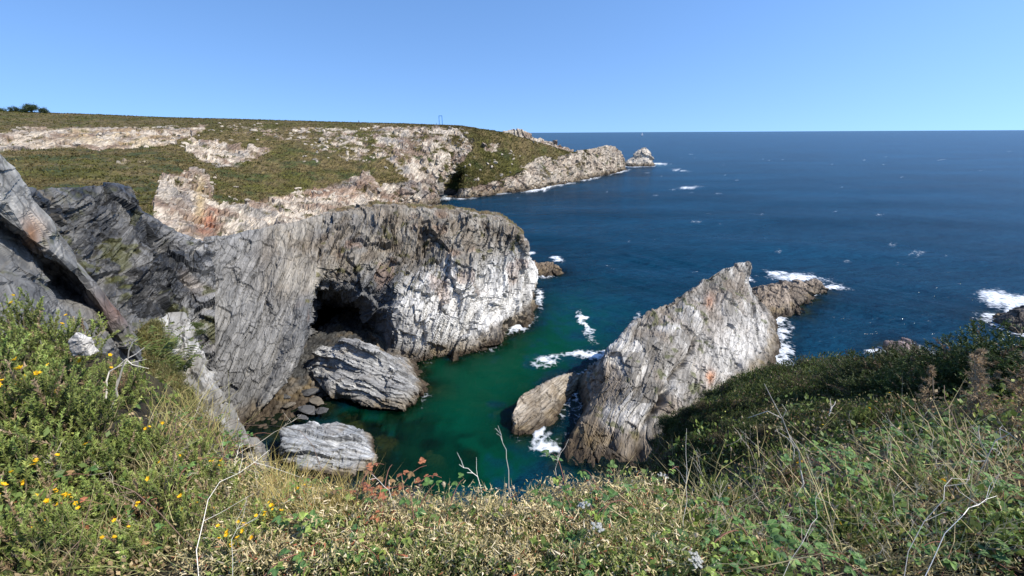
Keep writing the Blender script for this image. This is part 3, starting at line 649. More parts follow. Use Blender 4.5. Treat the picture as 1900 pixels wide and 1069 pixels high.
n4 = noise(0.22, (.45, 1.5, 1), 6, .62, .25); sm = N(n, 'ShaderNodeMath', operation='ADD'); L.new(n4.outputs['Fac'], sm.inputs[0]); L.new(n2.outputs['Fac'], sm.inputs[1])
b3 = N(n, 'ShaderNodeBump'); b3.inputs['Distance'].default_value = 9.0; L.new(sm.outputs[0], b3.inputs['Height']); L.new(c2.outputs[0], b3.inputs['Strength']); L.new(b1.outputs[0], b3.inputs['Normal'])
df = N(n, 'ShaderNodeBsdfDiffuse'); L.new(body.outputs['Result'], df.inputs['Color']); L.new(b3.outputs[0], df.inputs['Normal'])
tr = N(n, 'ShaderNodeBsdfTransparent'); tr.inputs['Color'].default_value = (.34, .46, .34, 1)
mt = N(n, 'ShaderNodeMixShader'); L.new(attr('alpha').outputs['Fac'], mt.inputs[0]); L.new(df.outputs[0], mt.inputs[1]); L.new(tr.outputs[0], mt.inputs[2])
gl = N(n, 'ShaderNodeBsdfGlossy'); gl.inputs['Roughness'].default_value = .16; L.new(b2.outputs[0], gl.inputs['Normal'])
fr = N(n, 'ShaderNodeFresnel'); fr.inputs['IOR'].default_value = 1.33
fm = N(n, 'ShaderNodeMath', operation='MULTIPLY'); fm.inputs[1].default_value = .42; L.new(fr.outputs[0], fm.inputs[0])
mg = N(n, 'ShaderNodeMixShader'); L.new(fm.outputs[0], mg.inputs[0]); L.new(mt.outputs[0], mg.inputs[1]); L.new(gl.outputs[0], mg.inputs[2])
# foam broken up by noise
fn = noise(0.9, (1, 1, 1), 7, .72, 0)
vo = N(n, 'ShaderNodeTexVoronoi', feature='DISTANCE_TO_EDGE'); vo.inputs['Scale'].default_value = .8; L.new(tc.outputs['Object'], vo.inputs['Vector']); vr = N(n, 'ShaderNodeMapRange'); vr.inputs['From Max'].default_value = .28; vr.inputs['To Min'].default_value = .16; vr.inputs['To Max'].default_value = -.06; L.new(vo.outputs['Distance'], vr.inputs['Value']); fs2 = N(n, 'ShaderNodeMath', operation='ADD'); L.new(fn.outputs['Fac'], fs2.inputs[0]); L.new(vr.outputs[0], fs2.inputs[1])
fa = N(n, 'ShaderNodeMath', operation='MULTIPLY_ADD'); L.new(attr('foam').outputs['Fac'], fa.inputs[0]); fa.inputs[1].default_value = .62; L.new(fs2.outputs[0], fa.inputs[2])
fr2 = N(n, 'ShaderNodeMapRange'); fr2.inputs['From Min'].default_value = .76; fr2.inputs['From Max'].default_value = 1.14; L.new(fa.outputs[0], fr2.inputs['Value'])
fd = N(n, 'ShaderNodeBsdfDiffuse'); fd.inputs['Color'].default_value = (.80, .83, .85, 1)
fg = N(n, 'ShaderNodeMapRange'); fg.inputs['From Min'].default_value = .06; fg.inputs['From Max'].default_value = .30; L.new(attr('foam').outputs['Fac'], fg.inputs['Value']); fx = N(n, 'ShaderNodeMath', operation='MULTIPLY'); L.new(fr2.outputs[0], fx.inputs[0]); L.new(fg.outputs[0], fx.inputs[1])
mf = N(n, 'ShaderNodeMixShader'); L.new(fx.outputs[0], mf.inputs[0]); L.new(mg.outputs[0], mf.inputs[1]); L.new(fd.outputs[0], mf.inputs[2])
L.new(mf.outputs[0], out.inputs['Surface'])
tag(link('sea', me, m), kind='structure')
# ================================================================== near ground: the clifftop and the hillside on the right
gp = []
for px, py, Y, h in ((950,1069,.95,.35),(500,1069,1.0,.35),(100,1069,1.15,.4),(1400,1069,.95,.35),(1850,1069,1.1,.4),
    (800,932,1.55,.16),(600,897,1.9,.18),(1000,894,1.75,.18),(1160,862,2.1,.2),(700,915,1.7,.16),(900,915,1.65,.16),
    (300,900,1.9,.35),(100,850,1.9,.45),(0,650,2.3,.5),(-200,600,2.4,.5),(150,680,3.2,.45),(250,640,5.0,.45),(330,700,4.6,.3),(430,800,3.6,.25),(520,858,2.7,.2),
    (1300,885,3.4,.25),(1400,850,4.5,.3),(1500,810,5,.3),(1500,950,1.8,.3),(1700,900,1.9,.35),(1650,790,4.0,.35),(1850,800,2.6,.4),(1720,670,7.5,1.1),(1850,655,6.0,1.0),(2050,640,5.0,.9),
    (1215,858,8,.2),(1235,785,13,.2),(1335,722,17,.25),(1435,680,20,.3),(1540,672,15,.4),(1620,680,11,.6),(1350,785,9,.25),(1450,745,10,.3),(1550,735,8,.35)):
    p = at(px, py, Y); gp.append((p[0], p[1], p[2] - h))
gp += [(0,0,38.45),(-1.5,0,38.5),(1.5,0,38.5),(0,-3,38.6),(-6,-3,38.8),(6,-3,38.7),(-6,1,38.7),(-12,4,38),(7,2,38.2),(12,5,36.5),(18,10,33.5),(24,18,28),
       (-.8,3.4,34.6),(-1,6,28.5),(-1,10,19),(-1,16,7),(-1,22,-3),(-3.2,5.0,34.2),(-4,8.5,26),(-5,15,10),(-5,22,-3),(1.6,5.2,32.8),(2.0,9,24.5),(2.4,14,15),(3,20,3),(4,27,-4),
       (-6,8,32),(-8,11,26),(-10,16,14),(-12,22,0),(-14,9,33.5),(-19,13,31),(-24,17,27),(-22,28,8),(-16,26,0),(-30,20,28),
       (11,27,17),(16,33,8),(24,34,5),(30,30,10),(34,22,20),(9,22,22),(20,42,-4),(34,42,-4),(10,36,-4),(40,12,28),(-34,6,36)]
gp = np.array(gp)
def _k(A, B): return np.sqrt(((A[:, None, :] - B[None]) ** 2).sum(2) + 0.02)
_A = np.zeros((len(gp) + 3,) * 2); _A[:-3, :-3] = _k(gp[:, :2], gp[:, :2]); _A[:-3, -3:] = np.c_[np.ones(len(gp)), gp[:, :2]]; _A[-3:, :-3] = _A[:-3, -3:].T
_w = np.linalg.solve(_A, np.r_[gp[:, 2], 0, 0, 0])
def ground(x, y):
    q = np.stack([np.atleast_1d(x), np.atleast_1d(y)], 1).astype(float); o = np.empty(len(q))
    for i in range(0, len(q), 20000):
        s_ = q[i:i + 20000]; o[i:i + 20000] = _k(s_, gp[:, :2]) @ _w[:-3] + _w[-3] + s_ @ _w[-2:]
    return o
def hit(px, py, tmin=0.6, tmax=60):
    """where the sight line through a photo point meets the near ground"""
    v = direc(px, py); t = tmin * (tmax / tmin) ** np.linspace(0, 1, 260)
    P = np.array([0, 0, EYE]) + t[:, None] * v; g = ground(P[:, 0], P[:, 1]); k = np.nonzero(P[:, 2] < g)[0]
    return None if len(k) == 0 else np.array([P[k[0], 0], P[k[0], 1], g[k[0]]])
na, nr2 = 260, 230
an = np.linspace(-math.pi * .62, math.pi * .62, na); rd = 0.25 * (62 / .25) ** np.linspace(0, 1, nr2)
RR, AA = np.meshgrid(rd, an, indexing='ij'); gx = (RR * np.sin(AA)).ravel(); gy = (RR * np.cos(AA)).ravel()
P0 = np.stack([gx, gy, ground(gx, gy)], 1); P0[:, 2] += .04 * fbm(P0 * 3, 3, 700) + .25 * fbm(P0 / 3, 3, 701) * sstep(3, 10, RR.ravel())
G = P0.reshape(nr2, na, 3); nz = np.abs(grid_normals(G).reshape(-1, 3)[:, 2])
c = mixc((.032, .026, .016), (.055, .045, .024), sstep(-.3, .3, fbm(P0 * 2, 3, 702)))
c = mixc(c, mixc(OLIVE, BROWN, sstep(-.3, .3, fbm(P0, 3, 703))) * .8, sstep(4, 9, RR.ravel()) * .9)
steep = (1 - sstep(.35, .55, nz)) * sstep(4, 8, RR.ravel()) * (P0[:, 2] < 30)
c = mixc(c, mixc((.13, .10, .08), (.26, .22, .18), sstep(-.3, .3, fbm(P0 / 1.5, 3, 704))), steep)
me = mesh_np('clifftop', P0, grid_faces(nr2, na), c)
M_SOIL = rock_material('soil_and_heath', (0, 0, 1), 6, .6); tag(link('clifftop', me, M_SOIL), kind='structure')

# ------------------------------------------------------------------ plant building kit
class Acc:
    def __init__(s): s.V = []; s.F = []; s.C = []; s.n = 0
    def add(s, V, F, C):
        V = np.asarray(V, float); C = np.broadcast_to(np.asarray(C, float), V.shape)
        s.V.append(V); s.F.append(np.asarray(F, int) + s.n); s.C.append(C); s.n += len(V); return s
    def arrays(s): return np.concatenate(s.V), np.concatenate(s.F), np.concatenate(s.C)
    def mesh(s, name, smooth=False): return mesh_np(name, *s.arrays()[:2], s.arrays()[2], smooth)
def leaf_material(name, transl=.25, rough=.55, var=.25):
    m, n, b = nodes(name); L = n.links
    a = N(n, 'ShaderNodeAttribute', attribute_name='Col'); oi = N(n, 'ShaderNodeObjectInfo')
    mr = N(n, 'ShaderNodeMapRange'); mr.inputs['To Min'].default_value = 1.3 * (1 - var); mr.inputs['To Max'].default_value = 1.3 * (1 + var); L.new(oi.outputs['Random'], mr.inputs['Value'])
    vm = N(n, 'ShaderNodeVectorMath', operation='SCALE'); L.new(a.outputs['Color'], vm.inputs[0]); L.new(mr.outputs[0], vm.inputs['Scale'])
    L.new(vm.outputs[0], b.inputs['Base Color']); b.inputs['Roughness'].default_value = rough; b.inputs['Specular IOR Level'].default_value = .35
    t = N(n, 'ShaderNodeBsdfTranslucent'); L.new(vm.outputs[0], t.inputs['Color'])
    mx = N(n, 'ShaderNodeMixShader'); mx.inputs[0].default_value = transl; L.new(b.outputs[0], mx.inputs[1]); L.new(t.outputs[0], mx.inputs[2])
    L.new(mx.outputs[0], n.nodes['Material Output'].inputs['Surface']); return m
M_LEAF = leaf_material('foliage'); M_DRY = leaf_material('dry_plant', .2, .8); M_PETAL = leaf_material('petals', .4, .6, .08); M_WOOD = leaf_material('twig', 0, .85)
def unit(v): return v / (np.linalg.norm(v, axis=-1, keepdims=True) + 1e-9)
def perp(d, r):
    a = unit(np.cross(d, r.normal(size=d.shape))); return a, np.cross(d, a)
def blades(acc, base, dirn, length, width, col_b, col_t, r, bend=None, up=None):
    """thin pointed blades; arrays (n,3),(n,3),(n,),(n,)"""
    n = len(base); side, _ = perp(dirn, r)
    l = np.asarray(length)[:, None]; w_ = np.asarray(width)[:, None]
    tip = base + dirn * l
    if bend is None:
        V = np.stack([base - side * w_, base + side * w_, tip], 1).reshape(-1, 3)
        F = np.arange(n * 3).reshape(-1, 3); C = np.stack([col_b, col_b, col_t], 1).reshape(-1, 3)
    else:
        mid = base + dirn * l * .55 + bend * l * .12; tip = tip + bend * l * .45
        V = np.stack([base - side * w_, base + side * w_, mid + side * w_ * .7, mid - side * w_ * .7, tip], 1).reshape(-1, 3)
        i = np.arange(n)[:, None] * 5
        F = np.concatenate([i + [0, 1, 2], i + [0, 2, 3], i + [3, 2, 4]]); cm = (col_b + col_t) / 2
        C = np.stack([col_b, col_b, cm, cm, col_t], 1).reshape(-1, 3)
    acc.add(V, F, C)
def leaves2(acc, base, dirn, length, width, col_b, col_t, r):
    n = len(base); side, _ = perp(dirn, r); l = length[:, None]; w_ = width[:, None]; m = base + dirn * l * .5
    V = np.stack([base, m - side * w_, base + dirn * l, m + side * w_], 1).reshape(-1, 3); i = np.arange(n)[:, None] * 4
    acc.add(V, np.concatenate([i + [0, 1, 2], i + [0, 2, 3]]), np.stack([col_b, col_t, col_t, col_t], 1).reshape(-1, 3))
def tube(acc, pts, rad, col, k=4):
    pts = np.asarray(pts, float); n = len(pts); rad = np.broadcast_to(rad, (n,)); t = unit(np.gradient(pts, axis=0))
    a = unit(np.cross(t, np.array([.31, .77, .55]))); b = np.cross(t, a); an_ = np.arange(k) * 2 * math.pi / k
    V = (pts[:, None] + rad[:, None, None] * (a[:, None] * np.cos(an_)[None, :, None] + b[:, None] * np.sin(an_)[None, :, None])).reshape(-1, 3)
    i = np.arange(n * k).reshape(n, k); j = np.roll(i, -1, 1)
    q = np.stack([i[:-1], j[:-1], j[1:], i[1:]], -1).reshape(-1, 4)
    acc.add(V, np.concatenate([q[:, [0, 1, 2]], q[:, [0, 2, 3]]]), col)
def tints(r, n, a, b, v=.12):
    t = r.random((n, 1)); return (np.asarray(a) * (1 - t) + np.asarray(b) * t) * (1 + v * r.normal(size=(n, 1)))
def gorse(seed, R=.34, Hh=.42, ns=150, dry=.06, green=((.022, .034, .010), (.350, .385, .100)), spl=.025, sl=.18, nsp=60, dryc=((.25, .17, .09), (.42, .31, .19)), sw=.0046, up=.55):
    """returns foliage, stem accumulators: a dome of spiny shoots"""
    r = np.random.default_rng(seed); fo, stm = Acc(), Acc()
    th_ = r.random(ns) * 2 * math.pi; cz = r.random(ns) ** .7; sz_ = np.sqrt(1 - cz ** 2)
    dr = np.stack([sz_ * np.cos(th_), sz_ * np.sin(th_), cz], 1)
    k = r.uniform(.62, 1.08, ns) * (1 + .22 * np.sin(3 * th_ + seed) * sz_)
    tip = dr * np.array([R, R, Hh]) * k[:, None]
    ax = unit(dr * np.array([1, 1, .8]) + np.array([0, 0, up]) + .35 * r.normal(size=(ns, 3)))
    L_ = sl * r.uniform(.6, 1.3, ns); base = tip - ax * L_[:, None]
    isdry = r.random(ns) < dry
    cb = np.where(isdry[:, None], tints(r, ns, dryc[0], dryc[0]), tints(r, ns, green[0], np.array(green[0]) * .7))
    ct = np.where(isdry[:, None], tints(r, ns, dryc[1], dryc[1]), tints(r, ns, green[1], np.array(green[1]) * np.array([.7, .85, .8]), .16))
    t = np.tile(np.linspace(0.02, 1, nsp), (ns, 1)) + r.normal(size=(ns, nsp)) * .02
    p = base[:, None] + ax[:, None] * (t * L_[:, None])[..., None]; N_ = ns * nsp
    p = p.reshape(-1, 3); A = np.repeat(ax, nsp, 0); a, b = perp(A, r); ph = r.random((N_, 1)) * 6.28
    d = unit(A * r.uniform(.5, 1.1, (N_, 1)) + (a * np.cos(ph) + b * np.sin(ph)))
    tt = t.reshape(-1, 1).clip(0, 1); c0 = np.repeat(cb, nsp, 0); c1 = np.repeat(ct, nsp, 0)
    blades(fo, p, d, spl * r.uniform(.6, 1.25, N_) * (1.15 - .45 * tt[:, 0]), np.full(N_, sw), c0 * (1 - tt) + c1 * tt * .8, c0 * (1 - tt) * .8 + c1 * (.25 + .8 * tt), r)  # fresh tips paler; bases darkened to paint in shade inside the bush
    for i in range(0, ns, 1 if ns < 500 else 3):
        tube(stm, [dr[i] * .02, base[i] * .55 + np.array([0, 0, -.03]), base[i], tip[i]], [.005, .0035, .0022, .001], tints(r, 1, (.10, .075, .045), (.16, .13, .07))[0] if not isdry[i] else (.22, .17, .11), 3)
    return fo, stm
def leaflet(L, Wd, r, fold=.35, curl=.25):
    u = np.array([0, .18, .4, .62, .82, 1.0]); wv_ = np.array([.05, .72, 1.0, .82, .45, 0.0]) * Wd * (1 + .10 * r.normal(size=6))
    z = -curl * L * u ** 2 + .02 * L * r.normal(size=6)
    mid = np.stack([u * L, 0 * u, z], 1); lf_ = mid + np.stack([-.04 * L * np.ones(6), wv_, wv_ * fold], 1); rt_ = mid + np.stack([-.04 * L * np.ones(6), -wv_, wv_ * fold], 1)
    V = np.concatenate([mid, lf_, rt_]); F = []
    for k in range(5):
        F += [(k, k + 1, 6 + k + 1), (k, 6 + k + 1, 6 + k), (k, 12 + k, 12 + k + 1), (k, 12 + k + 1, k + 1)]
    return V, np.array(F)
def rotz(V, a): c_, s_ = math.cos(a), math.sin(a); return V @ np.array([[c_, s_, 0], [-s_, c_, 0], [0, 0, 1]])
def rot_from(d):
    return Vector(d).to_track_quat('X', 'Z')
def bramble_leaf(seed, base, size=1.0):
    r = np.random.default_rng(seed); A = Acc()
    tube(A, [(0, 0, 0), (.02 * size, 0, .006), (.04 * size, 0, .004)], .0013, (.14, .09, .04), 3)
    for a, l, x in ((0, .058, .042), (1.25, .046, .038), (-1.25, .046, .038)):
        V, F = leaflet(l * size, l * size * .36, r); V = rotz(V, a) + np.array([x * size, 0, .003])
        cc = np.asarray(base) * (1 + .12 * r.normal()); C = np.tile(cc, (len(V), 1)); C[:6] *= 1.35
        A.add(V, F, C)
    return A
ORD = 'first second third fourth fifth sixth seventh eighth ninth tenth eleventh twelfth thirteenth fourteenth fifteenth sixteenth seventeenth eighteenth nineteenth twentieth'.split()
ORD += ['twenty-' + w_ for w_ in ORD[:9]] + ['thirtieth']
def place(o, p, s=1.0, rz=None, lean=None):
    o.location = tuple(p); rz = random.uniform(0, 6.28) if rz is None else rz
    o.rotation_euler = (0, 0, rz) if lean is None else (lean[0], lean[1], rz); o.scale = (s, s, s) if np.isscalar(s) else s
    return o
def empty(name, p=(0, 0, 0)):
    o = bpy.data.objects.new(name, None); o.empty_display_size = .05; COL.objects.link(o); o.location = tuple(p); return o
# ------------------------------------------------------------------ gorse bushes
GORSE = []
for k in range(5):
    fo, stm = gorse(30 + k, R=.30 + .03 * k, Hh=.34 + .03 * (k % 3), ns=125, dry=(.04, .08, .12, .05, .3)[k])
    GORSE.append((fo.mesh('gorse_foliage'), stm.mesh('gorse_stem')))
flw = Acc(); r_ = np.random.default_rng(3)
for a in range(5):
    V, F = leaflet(.017, .0075, r_, .5, -.3); V = rotz(V, a * 1.257 + .2); V[:, 2] += .006 + .25 * np.hypot(V[:, 0], V[:, 1])
    flw.add(V, F, (.85, .58, .02) if a % 2 else (.80, .48, .015))
FLOWER = flw.mesh('gorse_flower')
for _m in [g[0] for g in GORSE]: _m.materials.append(M_LEAF)
for _m in [g[1] for g in GORSE]: _m.materials.append(M_WOOD)
FLOWER.materials.append(M_PETAL)
def gorse_bush(px, py, s, k, label, flowers=0, Y=None, sink=.05, group=None, fpts=None):
    p = hit(px, py) if Y is None else at(px, py, Y)
    if p is None: return None
    if Y is not None: p = np.array([p[0], p[1], ground(p[0], p[1])[0]])
    e = empty('gorse_bush', p - np.array([0, 0, sink])); place(e, e.location, (s, s, s * random.uniform(.95, 1.45)))
    tag(e, label, 'gorse bush', group)
    link('foliage', GORSE[k][0], None, e); so = link('stem', GORSE[k][1], None, e)
    V = np.empty(len(GORSE[k][1].vertices) * 3, np.float32); GORSE[k][1].vertices.foreach_get('co', V); V = V.reshape(-1, 3)
    cand = V[V[:, 2] > .22]
    ctr = [cand[random.randrange(len(cand))] for _ in range(max(1, flowers // 5))]
    for i in range(flowers):
        c0 = ctr[i % len(ctr)]; nr = cand[np.argsort(((cand - c0) ** 2).sum(1))[:26]]
        f_ = link('flower', FLOWER, None, so); q = nr[random.randrange(len(nr))]
        f_.location = tuple(q + np.random.default_rng(i).normal(size=3) * .008); f_.rotation_euler = (random.uniform(-.7, .7), random.uniform(-.7, .7), random.uniform(0, 6)); f_.scale = (random.uniform(.7, 1.15),) * 3
    return e
left = [(20,700,1.15,0,5,'near gorse bush at the left edge below the leaning slab'),(110,720,1.1,1,3,'gorse bush between the left edge and the pair of pale stalks'),(215,735,1.0,2,2,'gorse bush just left of the pair of pale stalks'),
        (60,800,1.1,3,9,'gorse bush with yellow blooms low on the left edge'),(170,820,1.05,0,6,'gorse bush below the stalk pair, beside the bramble leaves'),(-50,760,1.2,1,4,'gorse bush cut by the left edge of the view'),(290,690,.9,4,0,'half brown gorse bush behind the pair of pale stalks'),
        (40,910,.95,1,9,'low gorse bush above the flowering corner on the left'),(150,985,.8,0,18,'gorse bush with the brightest yellow flowers in the lower left'),(290,960,.8,2,3,'green gorse bush right of the brightest yellow flowers'),(400,930,.75,3,4,'small gorse bush beside the long forked grey stalk'),
        (30,1020,.9,3,8,'gorse bush in the lower left corner'),(240,1055,.75,1,5,'gorse bush at the bottom edge left of the thistle'),(500,1000,.62,0,16,'small gorse bush full of yellow flowers beside the grass tuft'),(560,960,.5,1,10,'smallest flowering gorse bush under the tan grass tuft'),(470,1050,.7,3,12,'flowering gorse bush at the bottom edge beside the thistle')]
left += [(345,880,.7,3,3,'small gorse bush under the row of dead stalks'),(100,760,1.0,2,5,'gorse bush in the middle of the left gorse patch'),(270,860,.8,1,4,'gorse bush left of the dead stalk row'),(120,900,.85,3,6,'gorse bush above the brightest yellow flowers'),(210,900,.8,0,2,'gorse bush under the brown bramble cane'),(90,1060,.8,2,7,'gorse bush at the bottom edge near the left corner'),(350,1010,.65,0,6,'gorse bush at the foot of the long forked stalk'),(420,990,.6,2,3,'small gorse bush right of the long forked stalk'),(0,850,1.0,2,4,'gorse bush on the left edge, mid height')]
for px, py, s, k, nf, lab in left: gorse_bush(px, py, s, k, lab, nf)
for px, py, s, k, lab in ((230,650,1.2,2,'gorse bush along the top of the left bank, nearest the pale stone'),(120,660,1.2,3,'gorse bush on the left bank before the dark recess'),(40,640,1.2,0,'gorse bush highest on the left bank'),
                          (1590,800,1.0,0,'bright green gorse bush on the right amid dry stems'),(1330,950,.7,1,'low gorse bush right of centre by the purple thistle'),(1560,1010,.7,3,'gorse bush under the tall leaning dead stalk'),(1760,940,.8,2,'gorse bush among brambles near the right corner'),(1860,1020,.8,1,'gorse bush in the lower right corner'),(1460,900,.7,4,'half brown gorse bush beside the tall leaning dead stalk')):
    gorse_bush(px, py, s, k, lab, 2)

# ------------------------------------------------------------------ dark gorse thicket and heath on the right hillside
BUSH = []
for k in range(5):
    g_ = (((.026, .045, .012), (.085, .115, .030)), ((.030, .048, .012), (.100, .120, .032)), ((.028, .040, .012), (.090, .095, .032)), ((.036, .058, .013), (.120, .150, .038)), ((.05, .048, .018), (.14, .11, .05)))[k]
    fo, stm = gorse(60 + k, R=1.0, Hh=.9, ns=1100, dry=(.05, .08, .14, .05, .4)[k], green=g_, spl=.050, sl=.26, nsp=30, dryc=((.09, .06, .035), (.20, .145, .09)), sw=.0075, up=.1)
    a, b = fo.mesh('bush_foliage'), stm.mesh('bush_stem'); a.materials.append(M_LEAF); b.materials.append(M_WOOD); BUSH.append((a, b))
def bush(p, s, k, name, label, cat, group=None):
    e = empty(name, p); place(e, p, s); tag(e, label, cat, group)
    link('foliage', BUSH[k][0], None, e); link('stem', BUSH[k][1], None, e); return e
for px, py, Y, s, k, lab in ((1660,690,8.4,1.0,0,'dark gorse bush at the left end of the thicket on the skyline'),(1715,650,8.0,1.15,2,'rounded dark gorse bush with brown tips topping the thicket'),(1775,660,7.6,1.05,1,'dark gorse bush in the middle of the thicket skyline'),
                           (1815,648,7.0,.95,3,'fresher green gorse bush topping the thicket on the right'),(1875,660,6.4,1.0,2,'dark gorse bush where the thicket meets the right edge'),(1950,650,5.6,1.1,0,'dark gorse bush cut by the right edge'),(1600,715,9.5,.85,1,'dark gorse bush stepping down left from the thicket'),(1735,720,6.4,.8,0,'shadowed gorse bush in front of the thicket'),(1660,735,7.0,.75,1,'shadowed gorse bush at the foot of the thicket')):
    p = at(px, py, Y); p[2] = ground(p[0], p[1])[0] - .12
    bush(p, (s * 1.2, s * 1.2, s * 1.22), k, 'gorse_thicket', lab, 'gorse bush')
cnt = 0; SHR = []
for i in range(1500):
    px = random.uniform(1150, 1700); py = random.uniform(675, 870)
    if (px > 1560 and py > 790) or py > 905 - (px - 1150) * .28 or any((px - a) ** 2 + (py - b) ** 2 < 26 ** 2 for a, b in SHR): continue
    p = hit(px, py, 2.5)
    if p is None or p[1] < 3.6: continue
    d_ = math.hypot(p[0], p[1]); s = min(.62, .11 + .024 * d_) * random.uniform(.6, 1.2)
    k = random.choices(range(5), (3, 3, 2, 3, 2))[0]
    far = d_ > 9
    bush(p - np.array([0, 0, .25 * s]), (s, s, s * .8), k, 'heath_shrub', 'low dark green shrub on the far hillside' if far else 'low green shrub on the near hillside', 'shrub', 'shrubs on the far hillside' if far else 'shrubs on the near hillside')
    cnt += 1; SHR.append((px, py))
    if cnt >= 90: break
# vegetation along the left bank and the rib
RX, RY, _ = project(RIB)
for i, (px, py, Y, s, k) in enumerate(sorted(((300,640,37,1.6,3),(280,660,34,1.5,0),(318,662,36,1.2,3),(270,690,33,1.5,2),(300,720,31,1.3,4),(330,755,29.5,1.1,4),(345,800,28,1.1,2),(360,830,27.5,1.2,3),(395,790,31,.8,4),(362,600,43,.9,3),(372,612,42,.7,3),(310,690,33,1.2,1),(325,720,31,1.0,2),(350,770,30,.9,1),(380,850,27,1.3,1)), key=lambda g: g[1])):
    p = RIB[np.argmin((RX - px) ** 2 + (RY - py) ** 2)]
    bush(p - np.array([0, 0, .3 * s]), (s, s, s * .7), k, 'bank_shrub', 'shrub on the left bank beside the pale rock rib, ' + ORD[i] + ' from the top', 'shrub', 'shrubs on the left bank')

# dead feathery gorse spikes standing before the thicket
def dead_spike(seed, Hh):
    r = np.random.default_rng(seed); fo, stm = Acc(), Acc()
    pts = np.array([(0, 0, 0), (.03 * r.normal(), .03 * r.normal(), Hh * .5), (.06 * r.normal(), .06 * r.normal(), Hh)]); tube(stm, pts, [.012, .008, .003], (.30, .25, .19), 4)
    n = 60; t = r.random(n) * .85 + .15; b = pts[0] * (1 - t)[:, None] + pts[2] * t[:, None]
    ph = r.random(n) * 6.28; d = unit(np.stack([np.cos(ph), np.sin(ph), r.uniform(.3, 1.1, n)], 1)); l = .20 * (1.2 - t) * r.uniform(.5, 1.2, n) * Hh
    for i in range(n): tube(stm, [b[i], b[i] + d[i] * l[i]], [.004, .0012], (.26, .2, .14), 3)
    m_ = 26; tt = np.tile(np.linspace(.1, 1, m_), n)[:, None]; B_ = np.repeat(b, m_, 0) + np.repeat(d * l[:, None], m_, 0) * tt; D_ = np.repeat(d, m_, 0)
    q = unit(D_ + .9 * r.normal(size=D_.shape)); N_ = len(q)
    blades(fo, B_, q, .045 * r.uniform(.5, 1.2, N_), np.full(N_, .0042), tints(r, N_, (.30, .21, .12), (.22, .15, .09)), tints(r, N_, (.52, .41, .27), (.40, .30, .18)), r)
    return fo.mesh('dead_spines'), stm.mesh('dead_stem')
SPK = [dead_spike(90 + k, .9) for k in range(3)]
for a, b in SPK: a.materials.append(M_DRY); b.materials.append(M_WOOD)
for px, py, Y, s, k, lean, lab in ((1712,800,4.6,.75,0,(0,-.12),'leftmost pale brown dead gorse spike before the thicket'),(1800,790,4.4,.95,1,(.05,-.2),'broad brown dead gorse spike right of the dark thicket'),(1830,800,3.8,.8,2,(0,-.3),'leaning brown dead gorse spike between two taller ones'),(1880,790,3.6,1.0,0,(0,-.15),'tall tan dead gorse spike nearest the right edge'),(1760,800,4.2,.6,2,(0,.5),'short brown dead gorse spike bending to the right'),(1770,770,4.8,.7,1,(.3,-.6),'brown dead gorse spike leaning low across the thicket')):
    p = hit(px, py - 10, 2.0); s = s * 1.25
    e = empty('dead_gorse_spike', p); place(e, p, s, None, lean); tag(e, lab, 'dead gorse')
    link('spines', SPK[k][0], None, e); link('stem', SPK[k][1], None, e)

# ------------------------------------------------------------------ brambles: arching stems with three-part leaves, every leaf its own piece
LEAVES = []
for k, b in enumerate(((.080, .150, .036), (.115, .19, .045), (.06, .115, .034), (.20, .26, .055), (.27, .105, .05), (.26, .16, .07))):
    m_ = bramble_leaf(200 + k, b).mesh('bramble_leaf'); m_.materials.append(M_LEAF); LEAVES.append(m_)
def bramble(p, s, nl, pal, label, group, seed, spread=.22, hgt=.16):
    r = np.random.default_rng(seed); e = empty('bramble', p); place(e, p, 1.0, 0); tag(e, label, 'bramble', group)
    stm = Acc(); lv = []
    for q in range(3):
        a = r.random() * 6.28; l = spread * r.uniform(.8, 1.5); hh = hgt * r.uniform(.7, 1.3)
        pts = [np.array([math.cos(a) * l * t, math.sin(a) * l * t, hh * math.sin(math.pi * (.15 + .62 * t)) - .03]) for t in np.linspace(0, 1, 7)]
        tube(stm, pts, np.linspace(.0028, .0012, 7), (.20, .09, .06), 4)
        for i in range(nl // 3):
            t = r.uniform(.15, 1.0); j = min(5, int(t * 6)); b = pts[j] * (1 - (t * 6 - j)) + pts[j + 1] * (t * 6 - j)
            o = link('leaf', LEAVES[pal[r.integers(len(pal))]]); lv.append(o); aa = r.random() * 6.28
            o.location = tuple(b); dd = np.array([math.cos(aa), math.sin(aa), r.uniform(-.1, .7)])
            o.rotation_mode = 'QUATERNION'; o.rotation_quaternion = rot_from(dd); z_ = s * r.uniform(.65, 1.15); o.scale = (z_,) * 3
    m_ = stm.mesh('bramble_stem'); m_.materials.append(M_WOOD); so = link('stem', m_, None, e)
    for o in lv: o.parent = so
    return e
sd = 300
